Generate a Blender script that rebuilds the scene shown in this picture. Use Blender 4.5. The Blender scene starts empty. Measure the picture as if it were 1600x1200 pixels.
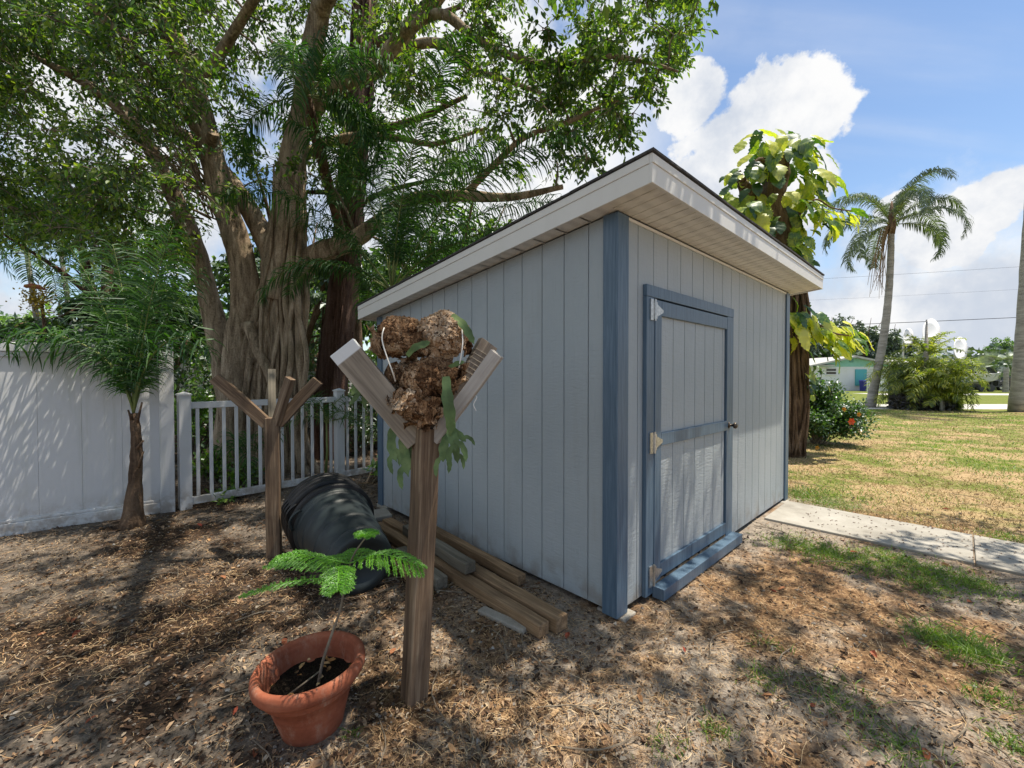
import bpy, bmesh, math, random
import numpy as np
from mathutils import Vector, Matrix, noise as mnoise
SC = bpy.context.scene
COL = SC.collection
R = math.radians
rng = np.random.default_rng(7)
random.seed(7)

# ------------------------------------------------------------------ camera
F_PX = 664.08            # focal length in pixels of a 1600 px wide picture
PITCH = -0.0174
CAM = Vector((0, 0, 1.5))
cd = bpy.data.cameras.new('camera'); cam = bpy.data.objects.new('camera', cd); COL.objects.link(cam)
cam.location = CAM; cam.rotation_euler = (R(90) + PITCH, R(0.046), 0)
cd.sensor_width = 36; cd.lens = 36 * F_PX / 1600
cd.clip_start = 0.05; cd.clip_end = 2000
SC.camera = cam

# ------------------------------------------------------------------ sun and sky
SUN_EL, SUN_AZ = R(72), R(6)      # azimuth as math angle of the direction to the sun
sun_dir = Vector((math.cos(SUN_EL) * math.cos(SUN_AZ), math.cos(SUN_EL) * math.sin(SUN_AZ), math.sin(SUN_EL)))
sd = bpy.data.lights.new('sun', 'SUN'); sd.energy = 5.0; sd.angle = R(0.53); sd.color = (1, .90, .75)
so = bpy.data.objects.new('sun', sd); COL.objects.link(so)
so.rotation_euler = sun_dir.to_track_quat('Z', 'Y').to_euler(); so.location = (6, -4, 20)
SC.view_settings.view_transform = 'Standard'; SC.view_settings.look = 'None'
SC.view_settings.exposure = 0.58; SC.view_settings.gamma = 1

def px_dir(u, v):
    a, b = u - 800, v - 600
    c, s = math.cos(PITCH), math.sin(PITCH)
    x, y, z = a / F_PX, 1.0, -b / F_PX
    return Vector((x, y * c - z * s, y * s + z * c))
def at(u, v, y):         # the point seen at (u, v) of the photograph at a depth of y metres
    d = px_dir(u, v); return CAM + d * (y / d.y)
def gp(u, v, z=0.0):     # the point of the ground (or of a level z) seen at (u, v)
    d = px_dir(u, v); return CAM + d * ((z - 1.5) / d.z)

class NT:                # small helper for node trees
    def __init__(s, nt): s.nt = nt; s.n = nt.nodes; s.l = nt.links
    def new(s, t, **k):
        n = s.n.new(t)
        for a, b in k.items():
            if a == 'ins':
                for i, v in b.items():
                    if isinstance(v, bpy.types.NodeSocket): s.l.new(v, n.inputs[i])
                    else: n.inputs[i].default_value = v
            else: setattr(n, a, b)
        return n
    def math(s, op, a, b=0.0, c=0.0, clamp=False):
        n = s.new('ShaderNodeMath', operation=op, use_clamp=clamp, ins={0: a, 1: b, 2: c}); return n.outputs[0]
    def ramp(s, fac, stops, interp='LINEAR'):
        n = s.new('ShaderNodeValToRGB', ins={0: fac}); e = n.color_ramp.elements; n.color_ramp.interpolation = interp
        while len(e) < len(stops): e.new(0.5)
        for i, (p, c) in enumerate(stops):
            e[i].position = p; e[i].color = (c, c, c, 1) if not hasattr(c, '__len__') else (*c[:3], 1)
        return n.outputs[0]
    def mix(s, f, a, b, blend='MIX'):
        n = s.new('ShaderNodeMix', data_type='RGBA', blend_type=blend)
        for i, v in ((0, f), (6, a), (7, b)):
            if isinstance(v, bpy.types.NodeSocket): s.l.new(v, n.inputs[i])
            else: n.inputs[i].default_value = (*v[:3], 1) if hasattr(v, '__len__') else v
        return n.outputs[2]
    def noise(s, vec, scale, detail=4, rough=.55, dist=0):
        return s.new('ShaderNodeTexNoise', ins={'Vector': vec, 'Scale': scale, 'Detail': detail, 'Roughness': rough, 'Distortion': dist}).outputs[0]
    def maprange(s, v, a, b, c=0.0, d=1.0, smooth=True):
        return s.new('ShaderNodeMapRange', interpolation_type='SMOOTHSTEP' if smooth else 'LINEAR', ins={0: v, 1: a, 2: b, 3: c, 4: d}).outputs[0]
    def vscale(s, vec, sc):
        return s.new('ShaderNodeMapping', ins={0: vec, 3: sc}).outputs[0]

def make_world():
    w = bpy.data.worlds.new('World'); SC.world = w; w.use_nodes = True
    t = NT(w.node_tree); t.n.clear()
    out = t.new('ShaderNodeOutputWorld')
    sky = t.new('ShaderNodeTexSky', sky_type='NISHITA', sun_disc=False, sun_elevation=SUN_EL,
                sun_rotation=math.atan2(sun_dir.x, sun_dir.y), air_density=1.1, dust_density=.25, ozone_density=2.6)
    bsky = t.new('ShaderNodeBackground', ins={0: sky.outputs[0], 1: .112})
    tc = t.new('ShaderNodeTexCoord').outputs['Generated']
    d = t.new('ShaderNodeVectorMath', operation='NORMALIZE', ins={0: tc}).outputs[0]
    sep = t.new('ShaderNodeSeparateXYZ', ins={0: d}).outputs
    n1 = t.noise(d, 5.5, 8, .62); n2 = t.noise(d, 17, 6, .6); n3 = t.noise(d, 1.9, 5, .55)
    def blob(u, v, r):   # heap of cumulus round one direction
        c = px_dir(u, v).normalized(); rr = r / F_PX * (c.y ** 1.2)
        dist = t.new('ShaderNodeVectorMath', operation='DISTANCE', ins={0: d, 1: c}).outputs['Value']
        return t.math('SUBTRACT', 1.0, t.math('DIVIDE', dist, rr))
    m = None
    for u, v, r in ((1250, 165, 80), (1205, 190, 85), (1150, 245, 88), (1100, 300, 82), (1285, 170, 62), (1240, 285, 60), (1075, 150, 60),
                    (1190, 330, 90), (1575, 300, 42), (1535, 330, 50), (1480, 375, 65), (1400, 330, 30)):
        b = blob(u, v, r); m = b if m is None else t.math('MAXIMUM', m, b)
    warp = t.math('ADD', t.math('MULTIPLY', t.math('SUBTRACT', n1, .5), 1.3), t.math('MULTIPLY', t.math('SUBTRACT', n2, .5), .9))
    cum = t.maprange(t.math('ADD', m, warp), .02, .2)
    # bank of cloud low over the right horizon, broken cloud behind the trees on the left
    el = sep[2]
    bank = t.math('MULTIPLY', t.maprange(t.math('ADD', el, t.math('MULTIPLY', t.math('SUBTRACT', n1, .5), -.38)), .31, .15), t.maprange(sep[0], .38, .5))
    broken = t.math('MULTIPLY', t.maprange(t.math('ADD', n3, t.math('MULTIPLY', t.math('SUBTRACT', n1, .5), .5)), .42, .56), t.maprange(sep[0], .40, .15))
    pl = t.new('ShaderNodeCombineXYZ', ins={0: t.math('DIVIDE', sep[0], t.math('ADD', el, .2)), 1: t.math('DIVIDE', sep[1], t.math('ADD', el, .2)), 2: 0.0}).outputs[0]
    rot = t.new('ShaderNodeMapping', ins={0: pl, 2: (0, 0, R(-24)), 3: (.45, 2.6, 1)}).outputs[0]
    cir = t.math('MULTIPLY', t.maprange(t.noise(rot, 1.1, 7, .5), .46, .78), .38)
    mask = t.math('MAXIMUM', t.math('MAXIMUM', cum, bank), t.math('MAXIMUM', broken, cir))
    mask = t.math('MULTIPLY', mask, t.maprange(el, -.02, .01))
    shade = t.maprange(t.math('ADD', t.math('MULTIPLY', t.noise(d, 6.5, 6, .6), .7), t.math('MULTIPLY', el, .25)), .30, .52)
    ccol = t.mix(shade, (.64, .70, .80), (1.0, 1.0, 1.0))
    bcl = t.new('ShaderNodeBackground', ins={0: ccol, 1: .66})
    mx = t.new('ShaderNodeMixShader', ins={0: mask, 1: bsky.outputs[0], 2: bcl.outputs[0]})
    t.l.new(mx.outputs[0], out.inputs[0])
make_world()

# ------------------------------------------------------------------ objects, parts, properties
WM = {}
def link(o, parent=None, world=None):
    COL.objects.link(o); world = world or Matrix.Identity(4)
    WM[o.name] = world
    if parent: o.parent = parent; o.matrix_basis = WM[parent.name].inverted() @ world
    else: o.matrix_basis = world
    return o
def thing(name, label, cat, loc=(0, 0, 0), rz=0.0, group=None):
    o = bpy.data.objects.new(name, None); o.empty_display_size = .2
    link(o, None, Matrix.Translation(Vector(loc)) @ Matrix.Rotation(rz, 4, 'Z'))
    return tag(o, label, cat, group)
def tag(o, label, cat=None, group=None, kind=None):
    o['label'] = label
    if cat: o['category'] = cat
    if group: o['group'] = group
    if kind: o['kind'] = kind
    return o

class MB:
    def __init__(s): s.v = []; s.f = []; s.q = []; s.n = 0      # f: list of index tuples, q: list of (k, n) arrays
    def verts(s, a):
        a = np.asarray(a, float).reshape(-1, 3); s.v.append(a); k = s.n; s.n += len(a); return k
    def add(s, verts, faces):
        k = s.verts(verts); s.f += [tuple(i + k for i in f) for f in faces]
    def arr(s, verts, faces):
        k = s.verts(verts); s.q.append(np.asarray(faces, int) + k)
    def box(s, c, size, M=None):
        x, y, z = [q / 2 for q in size]
        vs = [Vector((sx * x, sy * y, sz * z)) for sx in (-1, 1) for sy in (-1, 1) for sz in (-1, 1)]
        c = Vector(c); vs = [c + (M @ v if M else v) for v in vs]
        s.add([tuple(v) for v in vs], [(0, 1, 3, 2), (4, 6, 7, 5), (0, 4, 5, 1), (2, 3, 7, 6), (0, 2, 6, 4), (1, 5, 7, 3)])
    def span(s, a, b):   # box from corner to corner
        s.box([(p + q) / 2 for p, q in zip(a, b)], [abs(q - p) for p, q in zip(a, b)])
    def prism(s, pts, d):  # polygon extruded by the vector d
        n = len(pts); a = [Vector(p) for p in pts]; b = [p + Vector(d) for p in a]
        s.add([tuple(p) for p in a + b], [tuple(range(n))[::-1], tuple(range(n, 2 * n))] + [(i, (i + 1) % n, (i + 1) % n + n, i + n) for i in range(n)])
    def tube(s, pts, rad, ns=8, lump=0.0, caps=True, flut=0, seed=0):
        P = np.asarray([tuple(p) for p in pts], float); n = len(P)
        rad = np.broadcast_to(np.asarray(rad, float), (n,))
        T = np.gradient(P, axis=0); T /= np.linalg.norm(T, axis=1)[:, None] + 1e-9
        up = np.array([0, 0, 1.]) if abs(T[0, 2]) < .9 else np.array([1., 0, 0])
        N = np.zeros_like(P); N[0] = np.cross(T[0], up); N[0] /= np.linalg.norm(N[0])
        for i in range(1, n):
            N[i] = N[i - 1] - T[i] * np.dot(N[i - 1], T[i]); N[i] /= np.linalg.norm(N[i]) + 1e-9
        Bn = np.cross(T, N)
        a = np.linspace(0, 2 * math.pi, ns, endpoint=False)
        rr = rad[:, None] * np.ones((1, ns))
        if flut: rr = rr * (1 + .13 * np.cos(flut * a + seed)[None] + .07 * np.cos((2 * flut + 1) * a + seed * 2 + np.linspace(0, 2, n)[:, None]))
        if lump:
            ph = np.random.default_rng(seed + 11).random((4,)) * 6
            k = np.linspace(0, n, n)[:, None]
            rr = rr * (1 + lump * (np.sin(k * .9 + a * 2 + ph[0]) * .5 + np.sin(k * 1.7 - a * 3 + ph[1]) * .35 + np.sin(k * .37 + a + ph[2]) * .5))
        V = P[:, None] + rr[..., None] * (np.cos(a)[None, :, None] * N[:, None] + np.sin(a)[None, :, None] * Bn[:, None])
        i = np.arange(n - 1)[:, None] * ns; j = np.arange(ns)[None]; j2 = (j + 1) % ns
        F = np.stack([i + j, i + j2, i + ns + j2, i + ns + j], -1).reshape(-1, 4)
        k = s.verts(V.reshape(-1, 3)); s.q.append(F + k)
        if caps:
            s.f.append(tuple(range(k, k + ns))[::-1]); e = k + (n - 1) * ns; s.f.append(tuple(range(e, e + ns)))
    def lathe(s, prof, ns=32, M=None, arc=None):   # prof: (r, z)
        a = np.linspace(0, 2 * math.pi, ns, endpoint=False)
        V = np.array([[(r * math.cos(t), r * math.sin(t), z) for t in a] for r, z in prof]).reshape(-1, 3)
        if M is not None: V = np.array([tuple(M @ Vector(p)) for p in V])
        n = len(prof); i = np.arange(n - 1)[:, None] * ns; j = np.arange(ns)[None]; j2 = (j + 1) % ns
        s.arr(V, np.stack([i + j, i + j2, i + ns + j2, i + ns + j], -1).reshape(-1, 4))
    def build(s, name, mat, parent=None, world=None, smooth=False, bevel=0, seg=2, local=None):
        V = np.concatenate(s.v) if s.v else np.zeros((0, 3))
        idx = [np.concatenate([q.reshape(-1) for q in s.q])] if s.q else []
        tot = [np.full(len(q), q.shape[1]) for q in s.q]
        if s.f:
            idx.append(np.fromiter((i for f in s.f for i in f), int)); tot.append(np.array([len(f) for f in s.f]))
        idx = np.concatenate(idx); tot = np.concatenate(tot)
        me = bpy.data.meshes.new(name); me.vertices.add(len(V)); me.loops.add(len(idx)); me.polygons.add(len(tot))
        W = world or Matrix.Identity(4)
        if local is None and world is None and parent is not None:
            W = WM[parent.name]; Wi = np.array(W.inverted()); V = V @ Wi[:3, :3].T + Wi[:3, 3]   # verts were in world space
        if local: W = WM[parent.name]
        me.vertices.foreach_set('co', V.reshape(-1)); me.loops.foreach_set('vertex_index', idx)
        me.polygons.foreach_set('loop_start', np.concatenate([[0], np.cumsum(tot)[:-1]]))
        me.polygons.foreach_set('use_smooth', np.full(len(tot), bool(smooth)))
        me.update(calc_edges=True); me.validate()
        me.materials.append(mat)
        o = bpy.data.objects.new(name, me); link(o, parent, W)
        if bevel:
            b = o.modifiers.new('bevel', 'BEVEL'); b.width = bevel; b.segments = seg; b.limit_method = 'ANGLE'; b.harden_normals = False
        return o

def crom(pts, n=6):        # Catmull-Rom resampling of rows of any width
    P = np.asarray(pts, float); P = np.vstack([2 * P[0] - P[1], P, 2 * P[-1] - P[-2]])
    out = []
    for i in range(1, len(P) - 2):
        for t in np.linspace(0, 1, n, endpoint=False):
            a, b, c, d = P[i - 1], P[i], P[i + 1], P[i + 2]
            out.append(.5 * (2 * b + (c - a) * t + (2 * a - 5 * b + 4 * c - d) * t * t + (3 * b - a - 3 * c + d) * t ** 3))
    out.append(P[-2]); return np.array(out)

def norm(a): return a / (np.linalg.norm(a, axis=-1, keepdims=True) + 1e-9)
def rand_dir(n, r=rng):
    return norm(r.normal(size=(n, 3)))
def leaves(mb, P, D, N, L, W, fold=.25, kind=6, droop=.15):
    """P base points, D directions, N approximate normals; L, W sizes"""
    P = np.asarray(P, float); n = len(P); D = norm(np.asarray(D, float)); S = norm(np.cross(D, N)); N = np.cross(S, D)
    L = np.broadcast_to(L, (n,))[:, None]; W = np.broadcast_to(W, (n,))[:, None] * .5
    f = fold
    if kind == 4:
        V = np.stack([P, P + D * L * .45 + S * W + N * W * f, P + D * L - N * L * droop, P + D * L * .45 - S * W + N * W * f], 1)
        F = np.array([[0, 1, 2, 3]])
    else:
        V = np.stack([P, P + D * L * .28 + S * W * .85 + N * W * f, P + D * L * .65 + S * W * .8 + N * (W * f - L * droop * .4), P + D * L - N * L * droop,
                      P + D * L * .65 - S * W * .8 + N * (W * f - L * droop * .4), P + D * L * .28 - S * W * .85 + N * W * f], 1)
        F = np.array([[0, 1, 2, 3], [0, 3, 4, 5]])
    m = V.shape[1]
    mb.arr(V.reshape(-1, 3), (F[None] + (np.arange(n) * m)[:, None, None]).reshape(-1, 4))
def strips(mb, pts, side, W):
    """pts (n, k, 3) midlines, side (n, 3), W (n, k) widths -> ribbons"""
    n, k, _ = pts.shape; s = side[:, None] * (W * .5)[..., None]
    V = np.stack([pts - s, pts + s], 2).reshape(n, 2 * k, 3)
    F = np.array([[2 * i, 2 * i + 1, 2 * i + 3, 2 * i + 2] for i in range(k - 1)])
    mb.arr(V.reshape(-1, 3), (F[None] + (np.arange(n) * 2 * k)[:, None, None]).reshape(-1, 4))

# ------------------------------------------------------------------ materials
MATS = {}
def mat(name, fn):
    if name in MATS: return MATS[name]
    m = bpy.data.materials.new(name); m.use_nodes = True; t = NT(m.node_tree); t.n.clear()
    out = t.new('ShaderNodeOutputMaterial'); p = fn(t)
    t.l.new(p.outputs[0] if hasattr(p, 'outputs') else p, out.inputs[0]); MATS[name] = m; return m
def bsdf(t, col, rough=.6, spec=.5, bump=None, bs=.3, bd=.01, **k):
    ins = {'Base Color': col if not isinstance(col, tuple) else (*col[:3], 1), 'Roughness': rough, 'Specular IOR Level': spec}
    ins.update(k)
    if bump is not None: ins['Normal'] = t.new('ShaderNodeBump', ins={'Strength': bs, 'Distance': bd, 'Height': bump}).outputs[0]
    return t.new('ShaderNodeBsdfPrincipled', ins=ins)
def objco(t): return t.new('ShaderNodeTexCoord').outputs['Object']
def pos(t): return t.new('ShaderNodeNewGeometry').outputs['Position']
def island(t): return t.new('ShaderNodeNewGeometry').outputs['Random Per Island']

def wood(name, c1, c2, c3, rough=.75, sc=1.0, bs=.5):
    def fn(t):
        o = objco(t); oi = t.new('ShaderNodeObjectInfo').outputs['Random']
        v = t.new('ShaderNodeVectorMath', operation='ADD', ins={0: t.vscale(o, (26 * sc, 26 * sc, 1.4 * sc)), 1: t.new('ShaderNodeCombineXYZ', ins={0: t.math('MULTIPLY', oi, 50), 1: 0.0, 2: t.math('MULTIPLY', oi, 9)}).outputs[0]}).outputs[0]
        g = t.noise(v, 1.0, 6, .65, .6); big = t.noise(o, 2.3 * sc, 4)
        fine = t.noise(t.vscale(o, (150, 150, 4)), 1.0, 3)
        c = t.ramp(t.math('ADD', t.math('MULTIPLY', g, .75), t.math('MULTIPLY', fine, .25)), [(.32, c1), (.5, c2), (.66, c3)])
        c = t.mix(t.maprange(big, .4, .7, 0, .5), c, tuple(x * .55 for x in c1))
        return bsdf(t, c, rough, .25, t.math('ADD', g, t.math('MULTIPLY', fine, .6)), bs, .006)
    return mat(name, fn)
M_post = wood('weathered post wood', (.055, .036, .024), (.165, .112, .074), (.33, .25, .17))
M_board = wood('grey weathered board', (.13, .105, .085), (.26, .215, .17), (.38, .32, .26))
M_timber = wood('landscape timber wood', (.10, .062, .036), (.25, .165, .095), (.42, .29, .17))
M_timber_grey = wood('grey timber wood', (.07, .062, .05), (.15, .135, .105), (.24, .215, .17))
M_timber_fresh = wood('yellow cut wood', (.26, .16, .06), (.42, .29, .13), (.55, .40, .2))

def siding_fn(t):
    o = objco(t); g = t.noise(t.vscale(o, (90, 90, 5)), 1.0, 5, .6, .4)
    w = t.noise(t.vscale(o, (14, 14, 60)), 1.0, 3, .6, .3); big = t.noise(o, 1.1, 4)
    c = t.mix(t.maprange(big, .35, .7), (.335, .385, .42), (.39, .435, .465))
    c = t.mix(t.maprange(g, .58, .75, 0, .35), c, (.24, .28, .32))
    z = t.new('ShaderNodeSeparateXYZ', ins={0: o}).outputs[2]
    splash = t.math('MULTIPLY', t.maprange(z, .32, .02), t.maprange(t.noise(o, 7, 4), .4, .7))
    c = t.mix(t.math('MULTIPLY', splash, .6), c, (.20, .165, .125))
    c = t.mix(t.maprange(t.noise(t.vscale(o, (5, 5, .7)), 1.0, 5, .7), .56, .72, 0, .22), c, (.27, .28, .27))
    return bsdf(t, c, .46, .4, t.math('ADD', g, t.math('MULTIPLY', w, .9)), .65, .007)
M_siding = mat('blue grey siding', siding_fn)
def trim_fn(t):
    o = objco(t); g = t.noise(t.vscale(o, (60, 60, 3)), 1.0, 5, .6, .8)
    c = t.mix(t.maprange(g, .4, .65), (.072, .123, .185), (.105, .165, .235))
    return bsdf(t, c, .42, .45, g, .45, .004)
M_trim = mat('slate blue trim paint', trim_fn)
def white_fn(col, rough=.45, dirt=.25):
    def fn(t):
        o = pos(t); n = t.noise(o, 3.1, 6, .65); s = t.noise(t.vscale(o, (9, 9, .8)), 1.0, 5, .6)
        c = t.mix(t.math('MULTIPLY', t.maprange(t.math('MULTIPLY', n, s), .22, .42), dirt), col, tuple(x * .55 for x in (col[0], col[1] * .97, col[2] * .9)))
        return bsdf(t, c, rough, .4, n, .08, .01)
    return fn
M_fascia = mat('off white fascia', white_fn((.68, .68, .66), .4, .08))
def vinyl_fn(t):
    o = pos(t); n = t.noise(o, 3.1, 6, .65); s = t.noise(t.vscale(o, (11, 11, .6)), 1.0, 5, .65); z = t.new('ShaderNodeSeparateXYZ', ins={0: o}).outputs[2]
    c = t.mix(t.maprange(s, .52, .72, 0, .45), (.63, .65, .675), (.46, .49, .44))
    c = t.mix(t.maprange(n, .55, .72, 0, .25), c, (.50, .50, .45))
    splash = t.math('MULTIPLY', t.maprange(z, .34, .03), t.maprange(t.noise(o, 9, 5, .7), .36, .62)); c = t.mix(t.math('MULTIPLY', splash, .7), c, (.27, .22, .17))
    sp = t.maprange(t.noise(o, 55, 3, .6), .70, .76, 0, .5); return bsdf(t, t.mix(sp, c, (.3, .3, .27)), .42, .4, n, .08, .01)
M_vinyl = mat('white vinyl fence', vinyl_fn)
def soffit_fn(t):
    o = objco(t); sx = t.new('ShaderNodeSeparateXYZ', ins={0: o}).outputs
    dots = t.new('ShaderNodeTexVoronoi', feature='F1', ins={'Vector': o, 'Scale': 95.0, 'Randomness': 0.0}).outputs[0]
    hole = t.math('MULTIPLY', t.maprange(dots, .36, .26), t.maprange(t.math('PINGPONG', sx[0], .08), .012, .02))
    c = t.mix(t.math('MULTIPLY', hole, .6), (.74, .73, .69), (.12, .11, .1))
    return bsdf(t, c, .5, .35)
M_soffit = mat('vented vinyl soffit', soffit_fn)
def shingle_fn(t):
    o = objco(t); n = t.noise(o, 300, 2); b = t.new('ShaderNodeTexBrick', ins={'Vector': o, 'Scale': 3.4, 'Color1': (.05, .05, .055, 1), 'Color2': (.075, .072, .07, 1), 'Mortar': (.02, .02, .02, 1), 'Mortar Size': .012})
    return bsdf(t, t.mix(.35, b.outputs[0], t.ramp(n, [(.3, .03), (.7, .12)])), .9, .2, n, .5, .003)
M_shingle = mat('charcoal shingles', shingle_fn)
M_metal = mat('galvanised metal', lambda t: bsdf(t, t.ramp(t.noise(objco(t), 60, 4), [(.3, (.32, .33, .33)), (.7, (.6, .61, .6))]), .35, .5, Metallic=.85))
M_dark = mat('dark recess', lambda t: bsdf(t, (.012, .012, .014), .9, .1))
M_skid = mat('dark skid timber', lambda t: bsdf(t, t.ramp(t.noise(pos(t), 14, 4), [(.3, (.018, .014, .011)), (.7, (.06, .045, .033))]), .9, .1))
def concrete_fn(t):
    o = pos(t); n = t.noise(o, 2.2, 7, .7); s = t.noise(o, 130, 3, .6)
    c = t.ramp(t.math('ADD', t.math('MULTIPLY', n, .8), t.math('MULTIPLY', s, .2)), [(.3, (.20, .185, .16)), (.5, (.33, .315, .28)), (.7, (.43, .415, .38))])
    return bsdf(t, c, .85, .2, s, .35, .004)
M_concrete = mat('worn concrete', concrete_fn)

def foliage(name, c1, c2, c3, trans=.42, rough=.42, gloss=.10, nz=.6):
    def fn(t):
        r = island(t); n = t.noise(pos(t), nz, 3)
        c = t.ramp(t.math('ADD', t.math('MULTIPLY', r, .65), t.math('MULTIPLY', n, .45)), [(.18, c1), (.55, c2), (.95, c3)])
        d = t.new('ShaderNodeBsdfDiffuse', ins={0: c}); tcol = t.mix(1.0, c, (1.5, 1.75, .55), 'MULTIPLY')
        tr = t.new('ShaderNodeBsdfTranslucent', ins={0: tcol}); m = t.new('ShaderNodeMixShader', ins={0: trans, 1: d.outputs[0], 2: tr.outputs[0]})
        g = t.new('ShaderNodeBsdfGlossy', ins={0: (.85, .92, 1, 1), 1: rough})
        return t.new('ShaderNodeMixShader', ins={0: gloss, 1: m.outputs[0], 2: g.outputs[0]})
    return mat(name, fn)
M_ficus = foliage('ficus leaves', (.030, .074, .015), (.085, .160, .024), (.26, .32, .05), .52, .5, .05)
M_bgleaf = foliage('background leaves', (.04, .085, .018), (.08, .165, .03), (.18, .26, .05), .45, nz=.3)
M_bgdark = foliage('dark evergreen leaves', (.025, .055, .015), (.05, .10, .022), (.10, .165, .035), .38, nz=.3)
M_far = foliage('far tree leaves', (.035, .06, .03), (.06, .095, .04), (.10, .145, .055), .25, nz=.2)
M_bright = foliage('bright understorey leaves', (.06, .13, .015), (.13, .25, .02), (.22, .34, .04), .5)
M_palm = foliage('palm leaflets', (.018, .055, .014), (.035, .10, .02), (.08, .17, .03), .4, .55, .035)
M_palmgrey = foliage('queen palm leaflets', (.05, .075, .045), (.085, .12, .065), (.16, .20, .09), .3, .6, .05)
M_clump = foliage('areca leaflets', (.05, .085, .02), (.20, .25, .03), (.50, .46, .05), .5, .5, .05)
M_hib = foliage('hibiscus leaves', (.018, .045, .012), (.04, .095, .022), (.10, .19, .035), .35, .4, .08)
M_grass = foliage('grass blades', (.06, .12, .015), (.14, .24, .025), (.28, .38, .05), .35, .5, .05)
M_norfolk = foliage('seedling needles', (.06, .18, .02), (.14, .34, .03), (.25, .50, .05), .5, .45, .06)
M_silver = foliage('silver fan palm leaves', (.16, .2, .15), (.24, .28, .2), (.34, .38, .28), .2, .4, .1)

def bark(name, c1, c2, c3, sx=9, sz=1.6, bs=.8, bd=.03, green=0):
    def fn(t):
        o = pos(t); v = t.vscale(o, (sx, sx, sz)); n = t.noise(v, 1.0, 7, .65, .7); b = t.noise(o, 1.6, 4); f = t.noise(o, 45, 4, .7)
        c = t.ramp(t.math('ADD', t.math('MULTIPLY', n, .7), t.math('MULTIPLY', f, .3)), [(.36, c1), (.5, c2), (.63, c3)])
        c = t.mix(t.maprange(b, .5, .75, 0, .45), c, c3)
        if green: c = t.mix(t.maprange(t.noise(o, 2.7, 4), .5, .7, 0, green), c, (.10, .12, .06))
        return bsdf(t, c, .85, .2, t.math('ADD', n, t.math('MULTIPLY', f, .35)), bs, bd)
    return mat(name, fn)
M_ficusbark = bark('smooth grey fig bark', (.08, .056, .036), (.29, .22, .15), (.52, .42, .31), 13, 2.2, .9, .03, .2)
M_redbark = bark('shaggy red brown bark', (.04, .022, .016), (.12, .068, .05), (.22, .145, .115), 16, 1.3, 1.0, .05)
M_palmbark = bark('grey palm trunk', (.17, .16, .15), (.30, .285, .265), (.43, .41, .385), 1.5, 9, .6, .03)
M_brownbark = bark('brown fibrous trunk', (.045, .028, .02), (.13, .085, .055), (.26, .18, .12), 13, 2.2, 1.0, .04)
M_twig = bark('thin grey twig', (.10, .08, .06), (.19, .155, .115), (.30, .26, .2), 14, 3, .4, .01)
M_rachis = mat('palm midrib', lambda t: bsdf(t, t.ramp(t.noise(pos(t), 4, 3), [(.35, (.09, .13, .03)), (.65, (.22, .25, .08))]), .5, .3))
M_dead = mat('dead palm frond', lambda t: bsdf(t, t.ramp(island(t), [(.1, (.16, .10, .055)), (.9, (.38, .28, .17))]), .9, .1))
# ================================================================== THE SETTING
Cx, Cy, TH = 0.6422, 2.6067, 0.8132
SH = Matrix.Translation((Cx, Cy, 0)) @ Matrix.Rotation(math.pi / 2 - TH, 4, 'Z')   # shed frame: x along the door wall, y along the side wall
BX, BY = math.sin(TH), math.cos(TH)
LB, LA, H0, SL = 3.71, 3.165, 2.483, 0.10

def ground_h(x, y):
    h = .012 * np.sin(x * 2.1 + .4 * y) * np.cos(y * 1.7 - .3 * x) + .007 * np.sin(x * 6.3 + 1.3) * np.sin(y * 5.1 + x)
    h = h + .004 * np.sin(x * 17 + y * 3) * np.sin(y * 15 - x * 4)
    u = (x - Cx) * BX + (y - Cy) * BY; w = -(x - Cx) * BY + (y - Cy) * BX        # flat under the shed and the path
    d = np.maximum(np.maximum(-u - .05, u - LB), np.maximum(-w - .2, w - LA)); k = np.clip(d / .5, 0, 1)
    d2 = np.maximum(np.maximum(2.6 - u, u - 3.7), w); k2 = np.clip(d2 / .3, 0, 1)
    r = np.hypot(x, y); return (h * k - .012 * (1 - k)) * k2 * np.clip((30 - r) / 10, 0, 1) - .0 * (1 - k2)

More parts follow.
